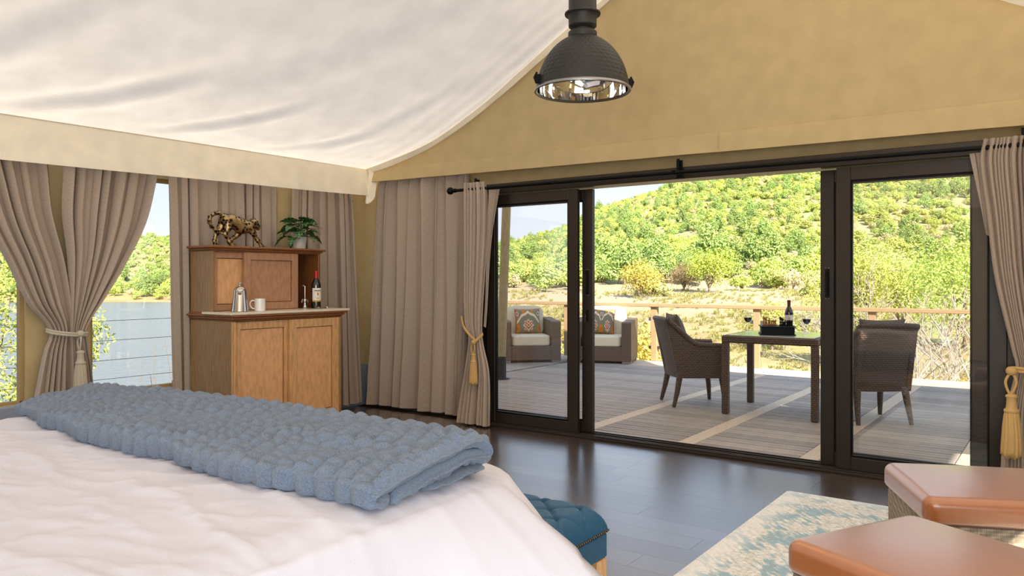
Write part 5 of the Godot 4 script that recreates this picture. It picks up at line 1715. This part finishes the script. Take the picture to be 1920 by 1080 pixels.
func build_leopard() -> void:
	# x runs from the tail to the head, y up, z across
	var bars: Array = []
	var chain := func(pts: Array) -> void:
		for k in pts.size() - 1:
			bars.append([Vector3(pts[k][0], pts[k][1], pts[k][2]), Vector3(pts[k + 1][0], pts[k + 1][1], pts[k + 1][2]), pts[k][3], pts[k + 1][3]])
	# tail loop
	chain.call([[0.165, 0.262, 0.0, 0.014], [0.110, 0.280, 0.008, 0.012], [0.055, 0.272, 0.015, 0.011], [0.018, 0.245, 0.018, 0.011], [0.010, 0.205, 0.018, 0.011], [0.030, 0.165, 0.016, 0.011], [0.075, 0.133, 0.012, 0.011], [0.125, 0.112, 0.014, 0.010]])
	# trunk, neck, head
	chain.call([[0.175, 0.232, 0.0, 0.042], [0.235, 0.228, 0.0, 0.046], [0.300, 0.208, 0.0, 0.047], [0.360, 0.192, 0.0, 0.046], [0.405, 0.190, 0.0, 0.038], [0.440, 0.205, 0.0, 0.032], [0.465, 0.208, 0.0, 0.033], [0.490, 0.185, 0.0, 0.020], [0.497, 0.172, 0.0, 0.015]])
	chain.call([[0.250, 0.205, 0.0, 0.042], [0.320, 0.165, 0.0, 0.042], [0.370, 0.165, 0.0, 0.040]])
	for s in [-1.0, 1.0]:
		bars.append([Vector3(0.452, 0.235, 0.020 * s), Vector3(0.447, 0.250, 0.024 * s), 0.010, 0.006])
	# hind legs: thigh, knee forward, hock behind, paw
	chain.call([[0.170, 0.225, 0.026, 0.036], [0.180, 0.165, 0.034, 0.026], [0.150, 0.105, 0.034, 0.015], [0.190, 0.040, 0.034, 0.011], [0.215, 0.012, 0.034, 0.011], [0.245, 0.010, 0.034, 0.010]])
	chain.call([[0.165, 0.225, -0.026, 0.034], [0.150, 0.160, -0.032, 0.024], [0.105, 0.100, -0.032, 0.014], [0.090, 0.045, -0.032, 0.011], [0.100, 0.012, -0.032, 0.011], [0.125, 0.010, -0.032, 0.010]])
	# forelegs: one stretched ahead, one under the chest
	chain.call([[0.395, 0.180, 0.024, 0.032], [0.430, 0.125, 0.030, 0.020], [0.475, 0.060, 0.032, 0.013], [0.510, 0.014, 0.032, 0.012], [0.540, 0.010, 0.032, 0.010]])
	chain.call([[0.360, 0.170, -0.026, 0.030], [0.310, 0.105, -0.032, 0.019], [0.250, 0.065, -0.030, 0.012], [0.258, 0.014, -0.030, 0.011], [0.290, 0.010, -0.030, 0.010]])
	var mb := skin(bars, Vector3(-0.02, -0.004, -0.075), Vector3(0.57, 0.305, 0.075), 0.004, 0.022)
	var spots := FastNoiseLite.new()
	spots.seed = 12
	spots.noise_type = FastNoiseLite.TYPE_CELLULAR
	spots.frequency = 40.0
	spots.fractal_type = FastNoiseLite.FRACTAL_NONE
	spots.cellular_return_type = FastNoiseLite.RETURN_DISTANCE
	spots.cellular_jitter = 0.8
	for k in mb.v.size():
		var p := mb.v[k]
		var d := spots.get_noise_3d(p.x, p.y, p.z * 0.8)
		var painted_hole := smoothstep(-0.46, -0.60, d)
		mb.v[k] = p - mb.n[k] * 0.0035 * painted_hole
		var gold := Color(0.46, 0.32, 0.15)
		mb.c[k] = gold.lerp(Color(0.030, 0.022, 0.015), painted_hole)  # dark inside of the pierced sculpture painted onto shallow dents
	var o := thing("leopard_sculpture", "pierced bronze-gold prowling leopard sculpture with a looped tail on top of the cabinet", "sculpture", Vector3(-5.83, 1.604, -3.735), PI / 2)
	part("body", mb, mat(Color.WHITE, 0.34, {"metal": 0.85, "paint": true}), o)
	var eyes := MB.new()
	for s in [-1.0, 1.0]:
		eyes.pad(Vector3(0.482, 0.215, 0.017 * s), Vector3(0.004, 0.004, 0.003), 1.0, Basis.IDENTITY, 8, 6)
	part("eyes", eyes, M.black, o)

func build_plant() -> void:
	rng.seed = 91
	var o := thing("potted_plant", "small dark green potted plant with pale-veined arrow leaves on the cabinet's right end", "plant", Vector3(-5.80, 1.604, -4.665))
	part("pot", MB.new().lathe([Vector2(0, 0), Vector2(0.048, 0), Vector2(0.052, 0.004), Vector2(0.068, 0.105), Vector2(0.071, 0.11), Vector2(0.071, 0.116), Vector2(0.064, 0.116), Vector2(0.060, 0.10), Vector2(0, 0.098)], 32), M.pot, o)
	part("soil", MB.new().lathe([Vector2(0.061, 0.099), Vector2(0.03, 0.106), Vector2(0, 0.104)], 16), mat(Color(0.16, 0.11, 0.08), 1.0), o)
	var lm := mat(Color.WHITE, 0.35, {"paint": true, "back": Color(0.10, 0.25, 0.05)})
	var stems := MB.new()
	for k in 26:
		var a := TAU * k * 0.381966
		var ring := k / 26.0
		var reach := lerpf(0.03, 0.115, ring)
		var high := lerpf(0.22, 0.0, ring) + rnd(-0.02, 0.02)
		var base := Vector3(cos(a) * reach, 0.10 + high * 0.8, sin(a) * reach)
		var out := Vector3(cos(a), 0, sin(a))
		stems.tube([Vector3(out.x * 0.02, 0.1, out.z * 0.02), Vector3(out.x * reach * 0.5, 0.1 + high * 0.6, out.z * reach * 0.5), base], [0.003, 0.0025, 0.002], 5)
		var l := rnd(0.115, 0.16)
		var droop := lerpf(-0.1, -1.0, ring) + rnd(-0.2, 0.2)
		var side := Vector3(-out.z, 0, out.x)
		var twist := rnd(-0.4, 0.4)
		var leaf := MB.new().grid(func(u: float, v: float) -> Vector3:
			var w := (u - 0.5) * 2.0
			var width := l * 0.40 * pow(sin(clampf(v * 0.9 + 0.1, 0, 1) * PI), 0.75) * (1.15 - 0.55 * v)
			var back := 0.16 * l * absf(w) * (1.0 - v)
			var along := v * l - back
			var p := base + out * along * cos(droop * v * 0.9 + 0.3) + Vector3(0, along * sin(droop * v * 0.9 + 0.15), 0)
			return p + (side + Vector3(0, twist, 0)) * w * width + Vector3(0, 0.10 * width * w * w * 2.0 + 0.003 * sin(v * 30.0) * absf(w), 0), 16, 26, false, 1, 1, func(u: float, v: float) -> Color:
				var w := absf(u - 0.5) * 2.0
				var rib := w < 0.07 or (absf(fposmod(v * 5.5 - w * 0.55, 1.0) - 0.5) < 0.065)
				return Color(0.20, 0.34, 0.12) if rib else Color(0.018, 0.085, 0.018))
		part("leaf", leaf, lm, o)
	part("stems", stems, mat(Color(0.25, 0.38, 0.15), 0.5), o)

func build_small() -> void:
	build_leopard()
	build_plant()
	var top := 1.0628
	var pot := thing("coffee_pot", "polished steel cone-shaped coffee pot with a ball knob on the marble counter", "coffee pot", Vector3(-5.49, top, -3.815), deg_to_rad(-35))
	var prof: Array = [Vector2(0.0, 0.0), Vector2(0.066, 0.0), Vector2(0.068, 0.004)]
	for k in 13:
		var t := k / 12.0
		prof.append(Vector2(0.068 - 0.019 * t, 0.004 + 0.165 * t))
	for k in 9:
		var t := k / 8.0 * PI / 2
		prof.append(Vector2(0.049 * cos(t) + 0.0005, 0.169 + 0.040 * sin(t)))
	part("body", MB.new().lathe(prof, 40), M.steel, pot)
	part("knob", MB.new().tube([Vector3(0, 0.205, 0), Vector3(0, 0.222, 0)], 0.006, 10).pad(Vector3(0, 0.229, 0), Vector3(0.012, 0.011, 0.012), 1.0, Basis.IDENTITY, 16, 12), M.steel, pot)
	part("spout", MB.new().bend([Vector3(0.044, 0.150, 0.0), Vector3(0.066, 0.158, 0.0), Vector3(0.075, 0.166, 0.0)], [0.016, 0.012, 0.009], 10), M.steel, pot)
	part("handle", MB.new().bend([Vector3(-0.046, 0.16, 0), Vector3(-0.085, 0.15, 0), Vector3(-0.095, 0.10, 0), Vector3(-0.064, 0.05, 0)], 0.007, 8), M.steel, pot)
	var mug := thing("mug", "plain white mug beside the steel coffee pot", "mug", Vector3(-5.46, top, -3.985), deg_to_rad(150))
	part("cup", MB.new().lathe([Vector2(0, 0), Vector2(0.040, 0.0), Vector2(0.043, 0.003), Vector2(0.044, 0.1), Vector2(0.043, 0.104), Vector2(0.041, 0.103), Vector2(0.040, 0.1), Vector2(0.039, 0.008), Vector2(0, 0.006)], 36), M.white, mug)
	part("handle", MB.new().bend([Vector3(0.0, 0.085, -0.042), Vector3(0.0, 0.088, -0.062), Vector3(0.0, 0.072, -0.077), Vector3(0.0, 0.048, -0.077), Vector3(0.0, 0.026, -0.062), Vector3(0.0, 0.020, -0.042)], 0.0055, 10), M.white, mug)
	M.label_print = mat(Color.WHITE, 0.6, {"tri": false, "tex": picture(128, 96, func(px: float, py: float) -> Color:
		var paper := Color(0.90, 0.88, 0.84)
		if py > 0.9:
			return Color(0.80, 0.60, 0.20)
		# a line of dark script
		if absf(py - 0.20 - 0.035 * sin(px * 60.0) * sin(px * 17.0)) < 0.03 and absf(px - 0.5) < 0.30:
			return Color(0.15, 0.14, 0.16)
		# crest
		var d := Vector2((px - 0.5) * 1.6, (py - 0.46))
		if absf(d.x) < 0.10 - maxf(0.0, d.y) * 0.7 and absf(d.y) < 0.14:
			return Color(0.75, 0.16, 0.12) if d.x + d.y > -0.04 else Color(0.80, 0.58, 0.18)
		if absf(py - 0.74) < 0.018 and absf(px - 0.5) < 0.16:
			return Color(0.5, 0.48, 0.46)
		return paper)})
	wine_bottle("dark wine bottle with a bright red cap in the cabinet's open bay", Vector3(-5.575, top, -4.672), M.red_cap, M.label_print, deg_to_rad(70), 1.12)
	var cs := thing("corkscrew", "upright chrome winged corkscrew standing left of the red-capped bottle", "corkscrew", Vector3(-5.60, top, -4.565))
	part("bell", MB.new().lathe([Vector2(0, 0.0), Vector2(0.017, 0.0), Vector2(0.018, 0.02), Vector2(0.012, 0.03), Vector2(0.010, 0.055), Vector2(0.014, 0.065), Vector2(0.014, 0.085), Vector2(0.006, 0.09), Vector2(0, 0.09)], 20), M.steel, cs)
	part("shaft", MB.new().tube([Vector3(0, 0.085, 0), Vector3(0, 0.205, 0)], 0.004, 8), M.steel, cs)
	part("grip", MB.new().bend([Vector3(0.012, 0.205, 0.03), Vector3(0, 0.212, 0), Vector3(-0.012, 0.205, -0.03)], 0.006, 8), M.steel, cs)
	for s in [-1, 1]:
		part("wing", MB.new().tube([Vector3(0, 0.075, 0.012 * s), Vector3(0, 0.085, 0.030 * s), Vector3(0, 0.055, 0.034 * s)], 0.004, 7), M.steel, cs)
	var tray := thing("bar_tools", "small flat chrome bar tools lying at the foot of the red-capped bottle", "bar tools", Vector3(-5.50, top, -4.66), 0.3)
	part("opener", MB.new().box(Vector3(0, 0.005, -0.03), Vector3(0.02, 0.009, 0.11), 0.003), M.steel, tray)
	part("cutter", MB.new().box(Vector3(0.02, 0.009, 0.065), Vector3(0.03, 0.018, 0.035), 0.006), M.steel, tray)
	part("stopper", MB.new().lathe([Vector2(0, 0), Vector2(0.010, 0), Vector2(0.010, 0.012), Vector2(0.006, 0.016), Vector2(0, 0.017)], 14, Transform3D(Basis.IDENTITY, Vector3(0.025, 0, -0.07))), M.steel, tray)
